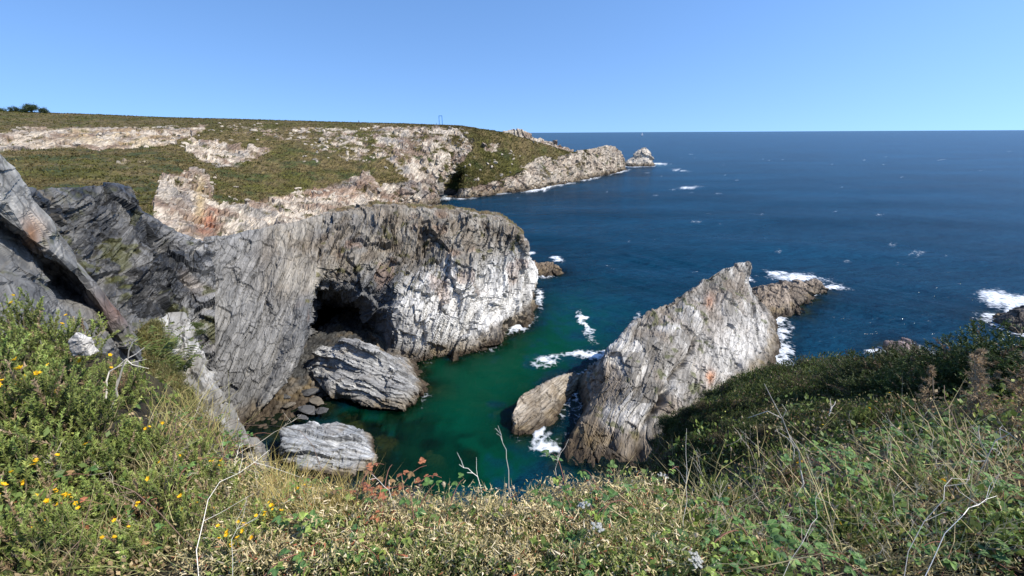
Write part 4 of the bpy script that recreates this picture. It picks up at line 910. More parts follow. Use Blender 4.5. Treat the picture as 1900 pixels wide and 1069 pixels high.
for (x0, x1, y0, y1, n_, pal, s, lab, grp) in (
    (300, 560, 790, 880, 12, (0, 1, 2, 2, 3), .8, 'green bramble among the pale dead stalks left of centre', 'brambles among the dead stalks'),
    (330, 620, 880, 960, 8, (0, 1, 2, 5), .75, 'bramble at the left below the dead stalks', 'brambles below the dead stalks'),
    (560, 900, 1000, 1075, 9, (0, 0, 1, 3, 2), .85, 'bramble along the bottom edge left of centre', 'brambles along the bottom edge'),
    (1040, 1330, 930, 1075, 16, (0, 1, 2, 2, 3), .85, 'bramble along the bottom edge right of centre', 'brambles at the bottom right of centre'),
    (1330, 1900, 930, 1075, 30, (0, 1, 1, 2, 0), 1.1, 'bramble in the lower right corner among dry stems', 'brambles in the lower right'),
    (1480, 1850, 830, 930, 26, (0, 1, 1, 2), 1.15, 'bramble on the right below the dead gorse spikes', 'brambles below the dead gorse'),
    (0, 330, 980, 1075, 6, (0, 2, 4, 5), .85, 'bramble with dull red leaves in the lower left', 'brambles in the lower left'),
    (640, 800, 915, 985, 7, (4, 4, 5), .7, 'red leaved bramble at the cliff edge left of centre', 'red brambles at the cliff edge'),
    (330, 520, 760, 800, 5, (4, 5, 2), .7, 'reddish bramble on the bank above the dead stalks', 'reddish brambles on the bank')):
    got = []
    for i in range(n_):
        x_ = random.uniform(x0, x1); p = hit(x_, random.uniform(y0, y1))
        if p is not None and p[1] < 8: got.append((x_, p))
    for i, (x_, p) in enumerate(sorted(got, key=lambda g: g[0])):
        sd += 1; bramble(p, s * .78, 12, pal, lab + ', ' + ORD[i] + ' from the left', grp, sd, hgt=random.uniform(.10, .20) if 'red leaved' not in lab else .18)
# ------------------------------------------------------------------ ground cover nobody could count: dry curls, grass, small leaves
r = np.random.default_rng(77)
def scatter(n, x0, x1, y0, y1, keep=lambda px, py: True):
    """ground points that fill a field of the photo evenly"""
    px = r.uniform(x0, x1, n); py = r.uniform(y0, y1, n)
    v = _f + _r * ((px - 950) / FPX)[:, None] + _u * ((534.5 - py) / FPX)[:, None]
    t = .5 * (24 / .5) ** np.linspace(0, 1, 150); out = np.full((n, 3), np.nan)
    live = np.ones(n, bool)
    for k in t:
        q = np.array([0, 0, EYE]) + k * v[live]; g = ground(q[:, 0], q[:, 1]); h_ = q[:, 2] < g
        ii = np.nonzero(live)[0][h_]; out[ii] = np.c_[q[h_, 0], q[h_, 1], g[h_]]; live[ii] = False
        if not live.any(): break
    ok = ~np.isnan(out[:, 0]); return out[ok], px[ok], py[ok]
def jitter(p, dist_, s): return p + r.normal(size=p.shape) * (s * dist_)[:, None] * np.array([1, 1, 0])
# dry curled mat in the middle
pos, px, py = scatter(2900, 330, 1300, 868, 1085)
keep = (np.abs(px - 880) < 420 + 130 * r.normal(size=len(px)))
pos = pos[keep]; acc = Acc(); m_ = 30
n_ = len(pos); B_ = np.repeat(pos, m_, 0) + r.normal(size=(n_ * m_, 3)) * np.array([.045, .045, 0]); B_[:, 2] = np.repeat(pos[:, 2], m_) + r.random(n_ * m_) * .13 * (1 + .5 * vnoise(B_ * 9, 3))
d_ = unit(r.normal(size=B_.shape) + np.array([0, 0, .8])); bd = unit(r.normal(size=B_.shape))
tn = tints(r, len(B_), (.56, .45, .25), (.30, .25, .11), .22); gm_ = (fbm(B_ * 5, 2, 800) > .05)[:, None] & (r.random((len(B_), 1)) < .6)
tn = np.where(gm_, tints(r, len(B_), (.17, .20, .06), (.27, .27, .10), .2), tn)
tn = np.where(r.random((len(B_), 1)) < .10, tints(r, len(B_), (.75, .65, .45), (.62, .5, .32)), tn); tn = np.where(r.random((len(B_), 1)) < .04, (.30, .10, .05), tn)
blades(acc, B_, d_, .022 * r.uniform(.5, 1.6, len(B_)), .0024 * r.uniform(.6, 1.6, len(B_)), tn * .8, tn, r, bd)
m1 = acc.mesh('dry_mat'); m1.materials.append(M_DRY)
tag(link('dry_ground_cover', m1), 'tan mat of dry curled leaves along the cliff edge', 'ground cover', kind='stuff')
# leafy herbs in low domed clumps, each clump of one kind
acc = Acc()
pos, px, py = scatter(3300, -80, 1980, 600, 1090)
k_ = (pos[:, 1] < 9) & ~((np.abs(px - 900) < 260) & (py < 985) & (r.random(len(px)) < .85)) & ((px > 560) | (r.random(len(px)) < np.where((px < 300) & (py < 870), .06, .3))) & (r.random(len(px)) < .82); pos = pos[k_]
dd = np.clip(np.hypot(pos[:, 0], pos[:, 1]), 1, 9); n_ = len(pos); m_ = 34
_, _, ca, _, _ = voro(np.c_[pos[:, :2] * 2.2 + .25 * r.normal(size=(n_, 2)), np.zeros(n_)], 810)
pal = [((.06, .09, .022), (.22, .265, .065), 1.0, 1.0), ((.10, .12, .03), (.32, .34, .085), .8, .9), ((.05, .08, .02), (.15, .21, .05), 1.2, 1.2), ((.27, .19, .10), (.48, .36, .20), .7, .7), ((.06, .10, .025), (.22, .29, .06), 1.25, 1.0), ((.24, .11, .06), (.40, .24, .13), .9, .6), ((.30, .25, .11), (.52, .45, .22), .7, .9)]
pk = np.minimum((ca * 7).astype(int), 6); pk = np.where((pk == 5) & (r.random(n_) < .3), 0, pk); pk = np.where((pk < 3) & (r.random(n_) < .22), r.choice((3, 5, 6), n_), pk)
cb = np.array([p_[0] for p_ in pal])[pk] * (1 + .15 * r.normal(size=(n_, 1))); ct = np.array([p_[1] for p_ in pal])[pk] * (1 + .15 * r.normal(size=(n_, 1))); ls = np.array([p_[2] for p_ in pal])[pk]; hs_ = np.array([p_[3] for p_ in pal])[pk]
rad = (.04 + .034 * dd) * r.uniform(.6, 1.5, n_)
off_ = unit(r.normal(size=(n_ * m_, 3))) * r.uniform(.55, 1.05, (n_ * m_, 1)); off_[:, 2] = np.abs(off_[:, 2])
q = np.repeat(pos, m_, 0) + off_ * np.repeat(rad, m_)[:, None]; q[:, 2] = ground(q[:, 0], q[:, 1]) + off_[:, 2] * np.repeat(rad * hs_ * 1.25, m_)
t_ = np.clip(off_[:, 2:3] + .25 * r.normal(size=(n_ * m_, 1)), 0, 1); C_ = np.repeat(cb, m_, 0) * (1 - t_) + np.repeat(ct, m_, 0) * t_; C_ *= 1 + .15 * r.normal(size=C_.shape[:1])[:, None]
L_ = np.repeat((.017 + .0065 * dd) * ls, m_) * r.uniform(.6, 1.5, n_ * m_)
leaves2(acc, q, unit(off_ * .8 + .8 * r.normal(size=q.shape) + np.array([0, 0, .25])), L_, L_ * np.repeat(np.where(pk >= 5, .12, .27), m_), C_ * .8, C_, r)
m1 = acc.mesh('herbs'); m1.materials.append(M_LEAF)
tag(link('ground_cover', m1), 'mixed green and brown low herbs covering the clifftop', 'ground cover', kind='stuff')
# the same herbs carry on beside and behind the viewpoint
acc = Acc(); q = np.stack([r.uniform(-9, 9, 1500), r.uniform(-1.5, 5, 1500)], 1); hx, hy, hd_ = project(np.c_[q, ground(q[:, 0], q[:, 1])])
q = q[((hx < -260) | (hx > 2160) | (hd_ < .3) | (hy > 1350)) & (np.hypot(q[:, 0], q[:, 1]) > .5)]; m_ = 90; n_ = len(q); rad = r.uniform(.12, .3, n_)
off_ = unit(r.normal(size=(n_ * m_, 3))) * r.uniform(.5, 1.05, (n_ * m_, 1)); off_[:, 2] = np.abs(off_[:, 2]); P_ = np.zeros((n_ * m_, 3)); P_[:, :2] = np.repeat(q, m_, 0) + off_[:, :2] * np.repeat(rad, m_)[:, None]; P_[:, 2] = ground(P_[:, 0], P_[:, 1]) + off_[:, 2] * np.repeat(rad, m_) * .8
C_ = np.repeat(np.array([p_[1] for p_ in pal])[r.integers(7, size=n_)], m_, 0) * (.5 + .6 * off_[:, 2:3]); L_ = .022 * r.uniform(.6, 1.5, n_ * m_)
leaves2(acc, P_, unit(off_ + .7 * r.normal(size=P_.shape)), L_, L_ * .27, C_ * .8, C_, r); m1 = acc.mesh('side_herbs'); m1.materials.append(M_LEAF)
tag(link('path_side_herbs', m1), 'low herbs growing beside the viewpoint', 'ground cover', kind='stuff')
# grasses
acc = Acc()
def grass(x0, x1, y0, y1, n, blades_, Lh, c0, c1, spread=.03, lean=.5, w=.0013, fil=None):
    pos, px, py = scatter(n, x0, x1, y0, y1)
    if fil is not None: k = fil(px, py); pos = pos[k]
    pos = pos[pos[:, 1] < 9]; q = np.repeat(pos, blades_, 0); n_ = len(q); ds = np.clip(np.hypot(q[:, 0], q[:, 1]), 1, 6) ** .5
    q = q + r.normal(size=q.shape) * np.array([spread, spread, 0]) * ds[:, None]; q[:, 2] -= .01
    d_ = unit(r.normal(size=q.shape) * lean + np.array([0, 0, 1])); bd = unit(r.normal(size=q.shape) * np.array([1, 1, .3]) - np.array([0, 0, .3]))
    t_ = tints(r, n_, c0, c1, .15); blades(acc, q, d_, Lh * r.uniform(.5, 1.25, n_) * ds, w * ds * r.uniform(.7, 1.4, n_), t_ * .7, t_, r, bd)
grass(500, 680, 880, 985, 90, 34, .17, (0.435, 0.319, 0.116), (0.290, 0.246, 0.072))
grass(280, 520, 760, 880, 60, 24, .20, (0.392, 0.304, 0.131), (0.246, 0.246, 0.072))
grass(560, 1250, 872, 960, 130, 14, .10, (0.609, 0.478, 0.261), (0.377, 0.319, 0.131))
grass(1180, 1900, 840, 1080, 120, 12, .26, (0.522, 0.420, 0.246), (0.290, 0.261, 0.102), lean=.8, w=.0019)
grass(0, 620, 880, 1080, 110, 14, .18, (0.435, 0.362, 0.189), (0.189, 0.246, 0.065), lean=.7)
grass(700, 1250, 960, 1080, 90, 12, .12, (0.203, 0.290, 0.072), (0.435, 0.362, 0.174), lean=.8)
# heath mat on the hillside
pos, px, py = scatter(2600, 1150, 1720, 670, 900)
k_ = (pos[:, 1] > 3.4) & (py < 930 - (px - 1150) * .28); pos = pos[k_]; dd = np.hypot(pos[:, 0], pos[:, 1]); hm = Acc(); m_ = 75
q = np.repeat(pos, m_, 0); ds = np.repeat(dd, m_); off_ = unit(r.normal(size=q.shape)) * r.random((len(q), 1)) ** .4; off_[:, 2] = np.abs(off_[:, 2]) * 1.2
cl = np.repeat(.014 * dd * r.uniform(.4, 1.9, len(dd)) + .06, m_); q = q + off_ * cl[:, None]; q[:, 2] = ground(q[:, 0], q[:, 1]) + off_[:, 2] * cl - .02
t_ = np.repeat(tints(r, len(pos), (.060, .085, .022), (.13, .155, .042), .2), m_, 0); br = np.repeat(r.random(len(pos)) < .16, m_)[:, None]
t_ = np.where(br, np.repeat(tints(r, len(pos), (.20, .145, .085), (.12, .085, .05), .15), m_, 0), t_) * (.7 + .6 * r.random((len(q), 1)))
blades(hm, q, unit(off_ + r.normal(size=q.shape) * .6 + np.array([0, 0, .5])), (.012 + .0042 * ds) * r.uniform(.6, 1.5, len(q)), (.003 + .0011 * ds) * r.uniform(.6, 1.4, len(q)), t_ * .75, t_, r)
m2 = hm.mesh('heath_mat'); m2.materials.append(M_LEAF); tag(link('hillside_heath', m2), 'dense dark green heath covering the hillside below the thicket', 'heath', kind='stuff')
q = RIB[RIBV > .5]; q = np.repeat(q[r.choice(len(q), 1500)], 40, 0); q = q + r.normal(size=q.shape) * np.array([.3, .3, .15]); hm = Acc()
t_ = tints(r, len(q), (.09, .11, .03), (.20, .16, .07), .25); blades(hm, q, unit(r.normal(size=q.shape) * .6 + np.array([0, 0, 1])), .28 * r.uniform(.5, 1.4, len(q)), .03 * r.uniform(.6, 1.4, len(q)), t_ * .75, t_, r)
m2 = hm.mesh('bank_heath'); m2.materials.append(M_LEAF); tag(link('bank_heath', m2), 'green and tan heath on the left bank beside the pale rib', 'heath', kind='stuff')
m1 = acc.mesh('grass_blades'); m1.materials.append(M_DRY)
tag(link('grass', m1), 'thin tan and green grass blades along the clifftop', 'grass', kind='stuff')

# ------------------------------------------------------------------ dead stalks, one by one
def stalk(pts3, rad, seed, twigs=3, col=(.56, .51, .42)):
    r = np.random.default_rng(seed); A = Acc(); pts3 = np.array(pts3); n = 9
    c_ = catmull(pts3, n, 0); c_[1:-1] += r.normal(size=(n - 2, 3)) * .006 * np.linalg.norm(pts3[-1] - pts3[0])
    c_[1:-1] += r.normal(size=(n - 2, 3)) * .008 * np.linalg.norm(pts3[-1] - pts3[0])
    tube(A, c_, np.linspace(rad, rad * .35, n), tints(r, 1, col, np.array(col) * .75)[0], 5)
    L_ = np.linalg.norm(c_[-1] - c_[0])
    for k in range(twigs + 2):
        i = r.integers(3, n - 1); d = unit(unit(c_[-1] - c_[0]) + .8 * r.normal(size=3)); b = c_[i]
        tube(A, [b, b + d * L_ * .10, b + (d + .25 * r.normal(size=3)) * L_ * r.uniform(.14, .28)], [rad * .55, rad * .4, rad * .2], np.array(col) * .9, 4)
    return A
st = [ # pixel path (base to tip), distance Y of base and tip, radius m, twigs, label
 ([(1502,960),(1478,840),(1418,712)],1.75,2.0,.0062,3,'tallest bare white stalk leaning left over the right hillside'),
 ([(203,770),(222,700),(247,633)],3.0,3.2,.008,0,'straight pale stalk of the pair rising from the left gorse'),
 ([(192,752),(205,690),(268,645)],3.05,3.3,.006,0,'curved pale stalk of the pair rising from the left gorse'),
 ([(330,1035),(380,930),(500,835)],1.25,1.9,.0042,3,'long forked grey stalk sweeping across the lower left'),
 ([(245,895),(310,820),(330,770)],2.4,2.8,.004,0,'thin pale stalk leaning in the brambles, leftmost of the row'),
 ([(305,865),(312,820),(322,790)],2.4,2.6,.004,0,'short upright pale stalk in the row among the brambles'),
 ([(312,885),(325,835),(342,800)],2.3,2.5,.004,0,'second short pale stalk in the row among the brambles'),
 ([(372,855),(385,800),(394,768)],2.6,2.8,.0045,1,'tallest pale stalk in the row among the brambles'),
 ([(418,875),(408,830),(396,800)],2.4,2.6,.004,1,'pale stalk leaning left at the end of the bramble row'),
 ([(432,890),(438,850),(446,822)],2.3,2.4,.0035,1,'thin upright stalk above the forked grey stalk'),
 ([(948,900),(940,850),(924,790)],1.7,1.9,.004,0,'bare white stalk standing up before the green water at centre'),
 ([(905,905),(885,885),(852,862)],1.65,1.7,.0035,1,'short grey twig leaning left at the centre of the cliff edge'),
 ([(740,935),(720,910),(690,880)],1.6,1.7,.0035,0,'thin grey twig leaning left among the red leaves'),
 ([(1060,905),(1030,870),(1055,815)],1.75,2.0,.003,1,'thin arched stem curving before the white surf'),
 ([(1268,1010),(1272,900),(1274,795)],1.4,1.8,.0030,0,'thin straight upright stalk before the dark hillside shrubs'),
 ([(1312,940),(1308,900),(1292,835)],1.9,2.2,.003,1,'thin dry stalk left of the tall leaning one'),
 ([(1825,950),(1785,830),(1752,715)],2.2,3.2,.0055,3,'long bare grey stalk curving up through the right brambles'),
 ([(1800,930),(1840,830),(1860,790)],2.2,2.6,.005,2,'grey stalk bending right beside the long curving one'),
 ([(1852,880),(1850,840),(1848,800)],2.0,2.2,.005,1,'short upright grey stalk near the right edge'),
 ([(1835,905),(1832,850),(1815,800)],2.1,2.3,.005,1,'short grey stalk left of the one at the right edge'),
 ([(1530,790),(1540,765),(1550,745)],3.5,3.7,.006,1,'short pale stalk beside the bright green gorse bush'),
 ([(1450,1050),(1500,975),(1528,905)],1.2,1.6,.003,0,'thin tan stem crossing the tall stalk near its foot'),
 ([(1690,1030),(1740,920),(1800,880)],1.25,1.7,.0035,1,'bent tan grass stem in the lower right'),
 ([(1735,1010),(1780,960),(1850,920)],1.3,1.6,.0035,1,'thick tan stem leaning right in the lower right corner'),
 ([(905,1010),(915,985),(928,960)],1.05,1.15,.0035,1,'short white forked twig at the bottom centre'),
 ([(395,1040),(430,1000),(480,960)],1.1,1.4,.003,1,'thin grey stem left of the flowering gorse at the bottom'),
 ([(72,655),(78,640),(70,622)],2.5,2.6,.006,0,'short white stalk against the dark recess at the left'),
 ([(610,870),(560,800),(425,782)],2.0,3.0,.0028,0,'long arched bramble runner over the dark pool'),
 ([(350,925),(200,890),(0,945)],1.6,1.3,.004,2,'brown arched bramble cane lying across the lower left')]
for k, (pp, y0, y1, rad, tw, lab) in enumerate(st):
    h0 = hit(*pp[0], .6, 12); y0, y1 = (y0, y1) if h0 is None or y1 / y0 > 1.2 or y1 < y0 else (h0[1], h0[1] * 1.03); ys = np.linspace(y0, y1, len(pp)); w3 = [at(a[0], a[1], y_) for a, y_ in zip(pp, ys)]
    w3[0][2] = min(w3[0][2], ground(w3[0][0], w3[0][1])[0]) - .02
    if 'cane' in lab: w3[-1][2] = ground(w3[-1][0], w3[-1][1])[0]
    b0 = w3[0].copy(); me = stalk([q - b0 for q in w3], .0017 * y0 * rad / .0042, 900 + k, tw, (.20, .13, .09) if 'bramble' in lab else (.62, .57, .48)).mesh('dead_stalk'); me.materials.append(M_WOOD)
    o = link('dead_stalk', me); o.location = tuple(b0); tag(o, lab, 'stalk')
# loose thin stems that tangle on the right and at left
TW = []
for k in range(5):
    rr_ = np.random.default_rng(950 + k); a = stalk([np.zeros(3), np.array([.03, .02, .5]) * .5 + rr_.normal(size=3) * .02, np.array([.06 * rr_.normal(), .06 * rr_.normal(), .5])], .0024, 960 + k, 4, (.50, .44, .34)).mesh('dry_stem'); a.materials.append(M_WOOD); TW.append(a)
for (x0, x1, y0, y1, n_, lab, grp, s0) in ((1300, 1900, 830, 1075, 110, 'thin dry stem tangled in the brambles on the right', 'dry stems on the right', .75), (250, 620, 790, 1000, 50, 'thin dry stem among brambles left of centre', 'dry stems left of centre', .6), (0, 300, 850, 1060, 16, 'thin dry stem in the lower left gorse', 'dry stems lower left', .6), (820, 1200, 870, 930, 16, 'thin dry stem at the centre of the cliff edge', 'dry stems at the cliff edge', .35)):
    for i in range(n_):
        p = hit(random.uniform(x0, x1), random.uniform(y0, y1))
        if p is None or p[1] > 7: continue
        o = link('dead_twig', random.choice(TW)); place(o, p - np.array([0, 0, .02]), s0 * random.uniform(.5, 1.2) * min(1.7, max(.8, p[1] / 2)), None, (random.gauss(0, .6), random.gauss(0, .6))); tag(o, lab, 'twig', grp)

# ------------------------------------------------------------------ flowers and seed heads
def ball(acc, c, rx, rz, col, r, n1=5, n2=8):
    for i in range(n1 + 1):
        pass
    th_ = np.linspace(0, math.pi, n1 + 1); ph = np.arange(n2) * 2 * math.pi / n2
    V = np.array([[rx * math.sin(a) * math.cos(b), rx * math.sin(a) * math.sin(b), rz * math.cos(a)] for a in th_ for b in ph]) * (1 + .08 * r.normal(size=((n1 + 1) * n2, 1))) + c
    i = np.arange((n1 + 1) * n2).reshape(n1 + 1, n2); j = np.roll(i, -1, 1); q = np.stack([i[:-1], i[1:], j[1:], j[:-1]], -1).reshape(-1, 4)
    acc.add(V, np.concatenate([q[:, [0, 1, 2]], q[:, [0, 2, 3]]]), tints(r, len(V), col, np.array(col) * .8, .1))
def flower_kind(kind, seed):
    r = np.random.default_rng(seed); hd_, stm = Acc(), Acc(); h = .16
    top = np.array([.02 * r.normal(), .02 * r.normal(), h])
    tube(stm, [np.zeros(3), top * .5 + r.normal(size=3) * .006, top], [.0013, .0011, .0009], (.30, .24, .13) if kind != 'umbel' else (.15, .18, .07), 4)
    if kind == 'seedhead':
        ball(hd_, top + (0, 0, .006), .0065, .011, (.62, .52, .36), r)
        n = 40; d = unit(r.normal(size=(n, 3)) + np.array([0, 0, .7])); blades(hd_, np.tile(top + (0, 0, .008), (n, 1)), d, .012 * r.uniform(.7, 1.2, n), np.full(n, .0012), tints(r, n, (.5, .4, .26), (.62, .52, .36)), tints(r, n, (.72, .64, .5), (.62, .52, .36)), r)
    elif kind == 'umbel':
        for k in range(16):
            a = r.random() * 6.28; q = .026 * math.sqrt(r.random()); e_ = top + np.array([q * math.cos(a), q * math.sin(a), .02 + .006 * r.random() - 6 * q * q])
            tube(stm, [top, e_], [.0007, .0005], (.2, .22, .09), 3); ball(hd_, e_, .0065, .004, (.55, .54, .48), r, 3, 5)
    elif kind == 'daisy':
        for a in range(12):
            V, F = leaflet(.013, .0028, r, .1, .1); hd_.add(rotz(V, a * .5236) + top + (0, 0, .002), F, (.84, .62, .03))
        ball(hd_, top + (0, 0, .003), .004, .003, (.7, .42, .02), r, 3, 6)
    elif kind == 'thistle':
        ball(hd_, top + (0, 0, .004), .009, .011, (.09, .07, .06), r)
        n = 60; d = unit(r.normal(size=(n, 3)) * .6 + np.array([0, 0, 1])); blades(hd_, np.tile(top + (0, 0, .012), (n, 1)), d, .018 * r.uniform(.7, 1.2, n), np.full(n, .0014), tints(r, n, (.20, .07, .24), (.28, .10, .30)), tints(r, n, (.36, .16, .42), (.28, .10, .30)), r)
    a, b = hd_.mesh(kind + '_head'), stm.mesh(kind + '_stem'); a.materials.append(M_PETAL); b.materials.append(M_WOOD); return a, b
FK = {k: [flower_kind(k, 970 + 3 * i + 11 * j) for j in range(3)] for i, k in enumerate(('seedhead', 'umbel', 'daisy', 'thistle'))}
def flower(kind, name, px, py, s, label, cat, group=None, p=None):
    p = hit(px, py) if p is None else p
    if p is None or p[1] > 9 or (kind == 'umbel' and s < 2 and p[1] > 4): return
    e = empty(name, p); place(e, p, s, None, (random.gauss(0, .25), random.gauss(0, .25))); tag(e, label, cat, group)
    a, b = random.choice(FK[kind]); link('flower_head', a, None, e); link('stem', b, None, e)
for i in range(46):
    flower('seedhead', 'dry_seedhead', random.uniform(640, 1180), random.uniform(885, 1000) - 0, random.uniform(.8, 1.3), 'small cream seed head on the dry mat at the cliff edge', 'seed head', 'seed heads at the cliff edge')
for i in range(60):
    flower('seedhead', 'dry_seedhead', random.uniform(1290, 1560), random.uniform(800, 880), random.uniform(1.2, 2.0), 'cream seed head on the right slope above the brambles', 'seed head', 'seed heads on the right slope')
for i in range(22):
    flower('seedhead', 'dry_seedhead', random.uniform(1200, 1850), random.uniform(900, 1060), random.uniform(.9, 1.4), 'cream seed head among brambles in the lower right', 'seed head', 'seed heads in the lower right')
for px, py, s, lab in ((1175,884,.6,'white umbel flower at the foot of the rock fin'),(1145,884,.55,'small white umbel left of the one at the fin foot'),(1030,900,.8,'small white umbel at the cliff edge before the surf'),(1105,1020,1.1,'cream white umbel at the bottom right of centre'),(1110,1060,1.1,'cream white umbel cut by the bottom edge'),(1215,935,1.0,'white umbel below the fin foot'),(1265,800,2.2,'white flowering umbel on the dark hillside'),(1250,1050,1.0,'white umbel among brambles near the bottom'),(1235,1075,1.1,'white umbel at the bottom edge right of centre')):
    flower('umbel', 'umbel_flower', px, py, s, lab, 'flower')
for px, py, s, lab in ((1370,890,1.0,'yellow daisy-like flower right of centre, nearest the thistle'),(1455,835,1.3,'yellow flower below the seed heads on the right slope'),(1525,810,1.3,'yellow flower left of the bright green gorse'),(1650,800,1.6,'yellow flower above the brambles on the right'),(1672,770,2.0,'yellow flower beside the dead gorse spikes')):
    flower('daisy', 'yellow_flower', px, py, s, lab, 'flower')
for px, py, s, lab in ((1412,960,1.3,'purple thistle head right of centre'),(505,1085,1.2,'purple thistle head at the bottom edge on the left'),(1362,1015,.8,'small violet thistle head under the larger one')):
    flower('thistle', 'thistle', px, py, s, lab, 'thistle')

# a pale stone and a fern tuft on the left bank
p = at(148, 628, 3.3)
o = hull_rock('stone', [p + np.array(q) * .13 for q in ((-.6,-.3,-1.2),(.6,-.3,-1.2),(.6,.4,-1.2),(-.6,.4,-1.2),(-.5,-.25,-.1),(.3,-.25,.25),(-.1,0,.42),(.55,.1,-.05),(-.3,.35,.2))], .009, GN, .03, .5, 990, lambda P, c, n_: mixc((.5, .47, .42), WHITE, sstep(-.4, .4, c)), rock_material('pale_stone', GN, fine=9, bump=.3))
tag(o, 'pale grey stone standing on the left bank before the dark recess', 'stone')
def fern(seed):
    r = np.random.default_rng(seed); A = Acc()
    for k in range(9):
        a = k * .7 + r.random() * .4; L_ = .55 * r.uniform(.7, 1.1); pts = [np.array([math.cos(a) * L_ * t * .9, math.sin(a) * L_ * t * .9, .38 * math.sin(1.9 * t) ]) for t in np.linspace(0, 1, 16)]
        tube(A, pts, np.linspace(.004, .001, 16), (.12, .12, .04), 3)
        for i in range(2, 16):
            t = i / 15; wl = .13 * (1 - t) ** .7 + .01; tan = np.array([-math.sin(a), math.cos(a), 0])
            for sgn in (-1, 1):
                blades(A, pts[i][None], unit(tan * sgn + .4 * (pts[i] - pts[i - 1]) / .04 * .5 - np.array([0, 0, .15]))[None], np.array([wl]), np.array([.012]), np.array([[.07, .10, .025]]), tints(r, 1, (.12, .15, .035), (.18, .13, .05)), r, np.array([[0, 0, -.5]]))
    m_ = A.mesh('fern_fronds'); m_.materials.append(M_LEAF); return m_
FERN = [fern(5), fern(6)]
for px, py, Y, s, k, lab in ((300,665,6.2,1.1,0,'green fern behind the pair of pale stalks'),(345,690,6.0,1.0,1,'fern right of the pale stalks on the left bank'),(270,690,5.4,.8,1,'small fern just above the dead stalk row')):
    p = at(px, py, Y); p[2] = ground(p[0], p[1])[0] if abs(ground(p[0], p[1])[0] - p[2]) < .6 else p[2]
    o = link('fern', FERN[k]); place(o, p, s); tag(o, lab, 'fern')
# ================================================================== far things: loose rocks, heath, trees, people, frame, sailboat, pebbles
GV, GR, GNn, GX, GY = HEAD
r = np.random.default_rng(55)
sel = np.nonzero((GR < .5) & (GX > -60) & (GX < 1090) & (GY > 205) & (GY < 400) & (np.arange(GV.shape[0])[:, None] > 70))
k = r.choice(len(sel[0]), 15000); pos = GV[sel[0][k], sel[1][k]]
acc = Acc(); m_ = 7; B_ = np.repeat(pos, m_, 0) + r.normal(size=(len(pos) * m_, 3)) * np.array([.7, .7, .1]); n_ = len(B_)
d_ = unit(r.normal(size=B_.shape) + np.array([0, 0, .9])); cc = fbm(B_ / 12, 3, 71)
tn = np.where((cc > .05)[:, None], tints(r, n_, (.150, .110, .038), (.112, .090, .028), .2), tints(r, n_, (.082, .078, .015), (.115, .104, .022), .2))
blades(acc, B_ - np.array([0, 0, .1]), d_, .75 * r.uniform(.4, 1.3, n_), .26 * r.uniform(.6, 1.4, n_), tn * .85, tn, r)
m1 = acc.mesh('heath'); m1.materials.append(M_DRY); tag(link('heath', m1), 'olive brown heath covering the far headland', 'heath', kind='stuff')
# loose pale rocks
RK = []
for s in range(5):
    rr_ = np.random.default_rng(700 + s); bm = bmesh.new(); bmesh.ops.create_icosphere(bm, subdivisions=2, radius=1)
    ax = [unit(rr_.normal(size=3)) for _ in range(9)]; hh = rr_.uniform(.45, .85, 9)
    for v in bm.verts:
        q = np.array(v.co)
        for a, h in zip(ax, hh):
            t = q @ a
            if t > h: q = q - a * (t - h)
        v.co = q * np.array([1.2, .8, .8])
    me = bpy.data.meshes.new('loose_rock'); bm.to_mesh(me); bm.free()
    me.attributes.new('Col', 'FLOAT_COLOR', 'POINT').data.foreach_set('color', np.tile(np.array([*(np.array(CREAM) * rr_.uniform(.75, 1.0)), 1]), (len(me.vertices), 1)).astype(np.float32).ravel())
    me.materials.append(M_HEAD); RK.append(me)
zones = ((560,700,238,300,70,'pale rock lying in the heath left of the big outcrop','rocks in the heath left of the outcrop',1.5),(700,880,240,330,70,'pale block among the rocks of the big hillside outcrop','blocks on the hillside outcrop',1.8),
         (350,560,228,262,34,'small white rock near the skyline of the headland','white rocks near the headland skyline',1.3),(880,1040,262,320,26,'pale rock on the green shoulder of the headland','rocks on the headland shoulder',1.5),(10,350,236,276,40,'cream block of the upper rock band at left','blocks of the upper rock band',2.0),
         (300,400,320,400,26,'white rubble block in the gully above the rust stain','rubble blocks in the gully',1.1),(420,760,345,395,40,'pinkish block on the shore ledge above the inlet','blocks on the shore ledge',1.6),(870,1060,300,350,40,'pale block on the cliff of the headland','blocks on the headland cliff',1.7))
for x0, x1, y0, y1, n_, lab, grp, s in zones:
    q = np.nonzero((GX > x0) & (GX < x1) & (GY > y0) & (GY < y1) & (np.arange(GV.shape[0])[:, None] > 80))
    for i in r.choice(len(q[0]), n_):
        o = link('loose_rock', RK[r.integers(5)]); z_ = s * r.uniform(.5, 1.3)
        o.location = tuple(GV[q[0][i], q[1][i]] - np.array([0, 0, .15 * z_])); o.rotation_euler = (r.uniform(-.5, .5), r.uniform(-.5, .5), r.uniform(0, 6.28)); o.scale = (z_, z_ * .9, z_ * .8); tag(o, lab, 'rock', grp)
for x, y, z, s, lab in ((363,238,262,3.2,'white boulder at the right end of the upper rock band'),(377,234,272,2.4,'smaller white boulder beside the one ending the rock band'),(470,243,275,2.6,'pale boulder on the slope below the skyline, left of centre')):
    p = at(x, y, z); kk = np.argmin((GX - x) ** 2 + (GY - y) ** 2); p = GV.reshape(-1, 3)[kk]
    o = link('loose_rock', RK[1]); o.location = tuple(p); o.scale = (s, s * .9, s); tag(o, lab, 'boulder')
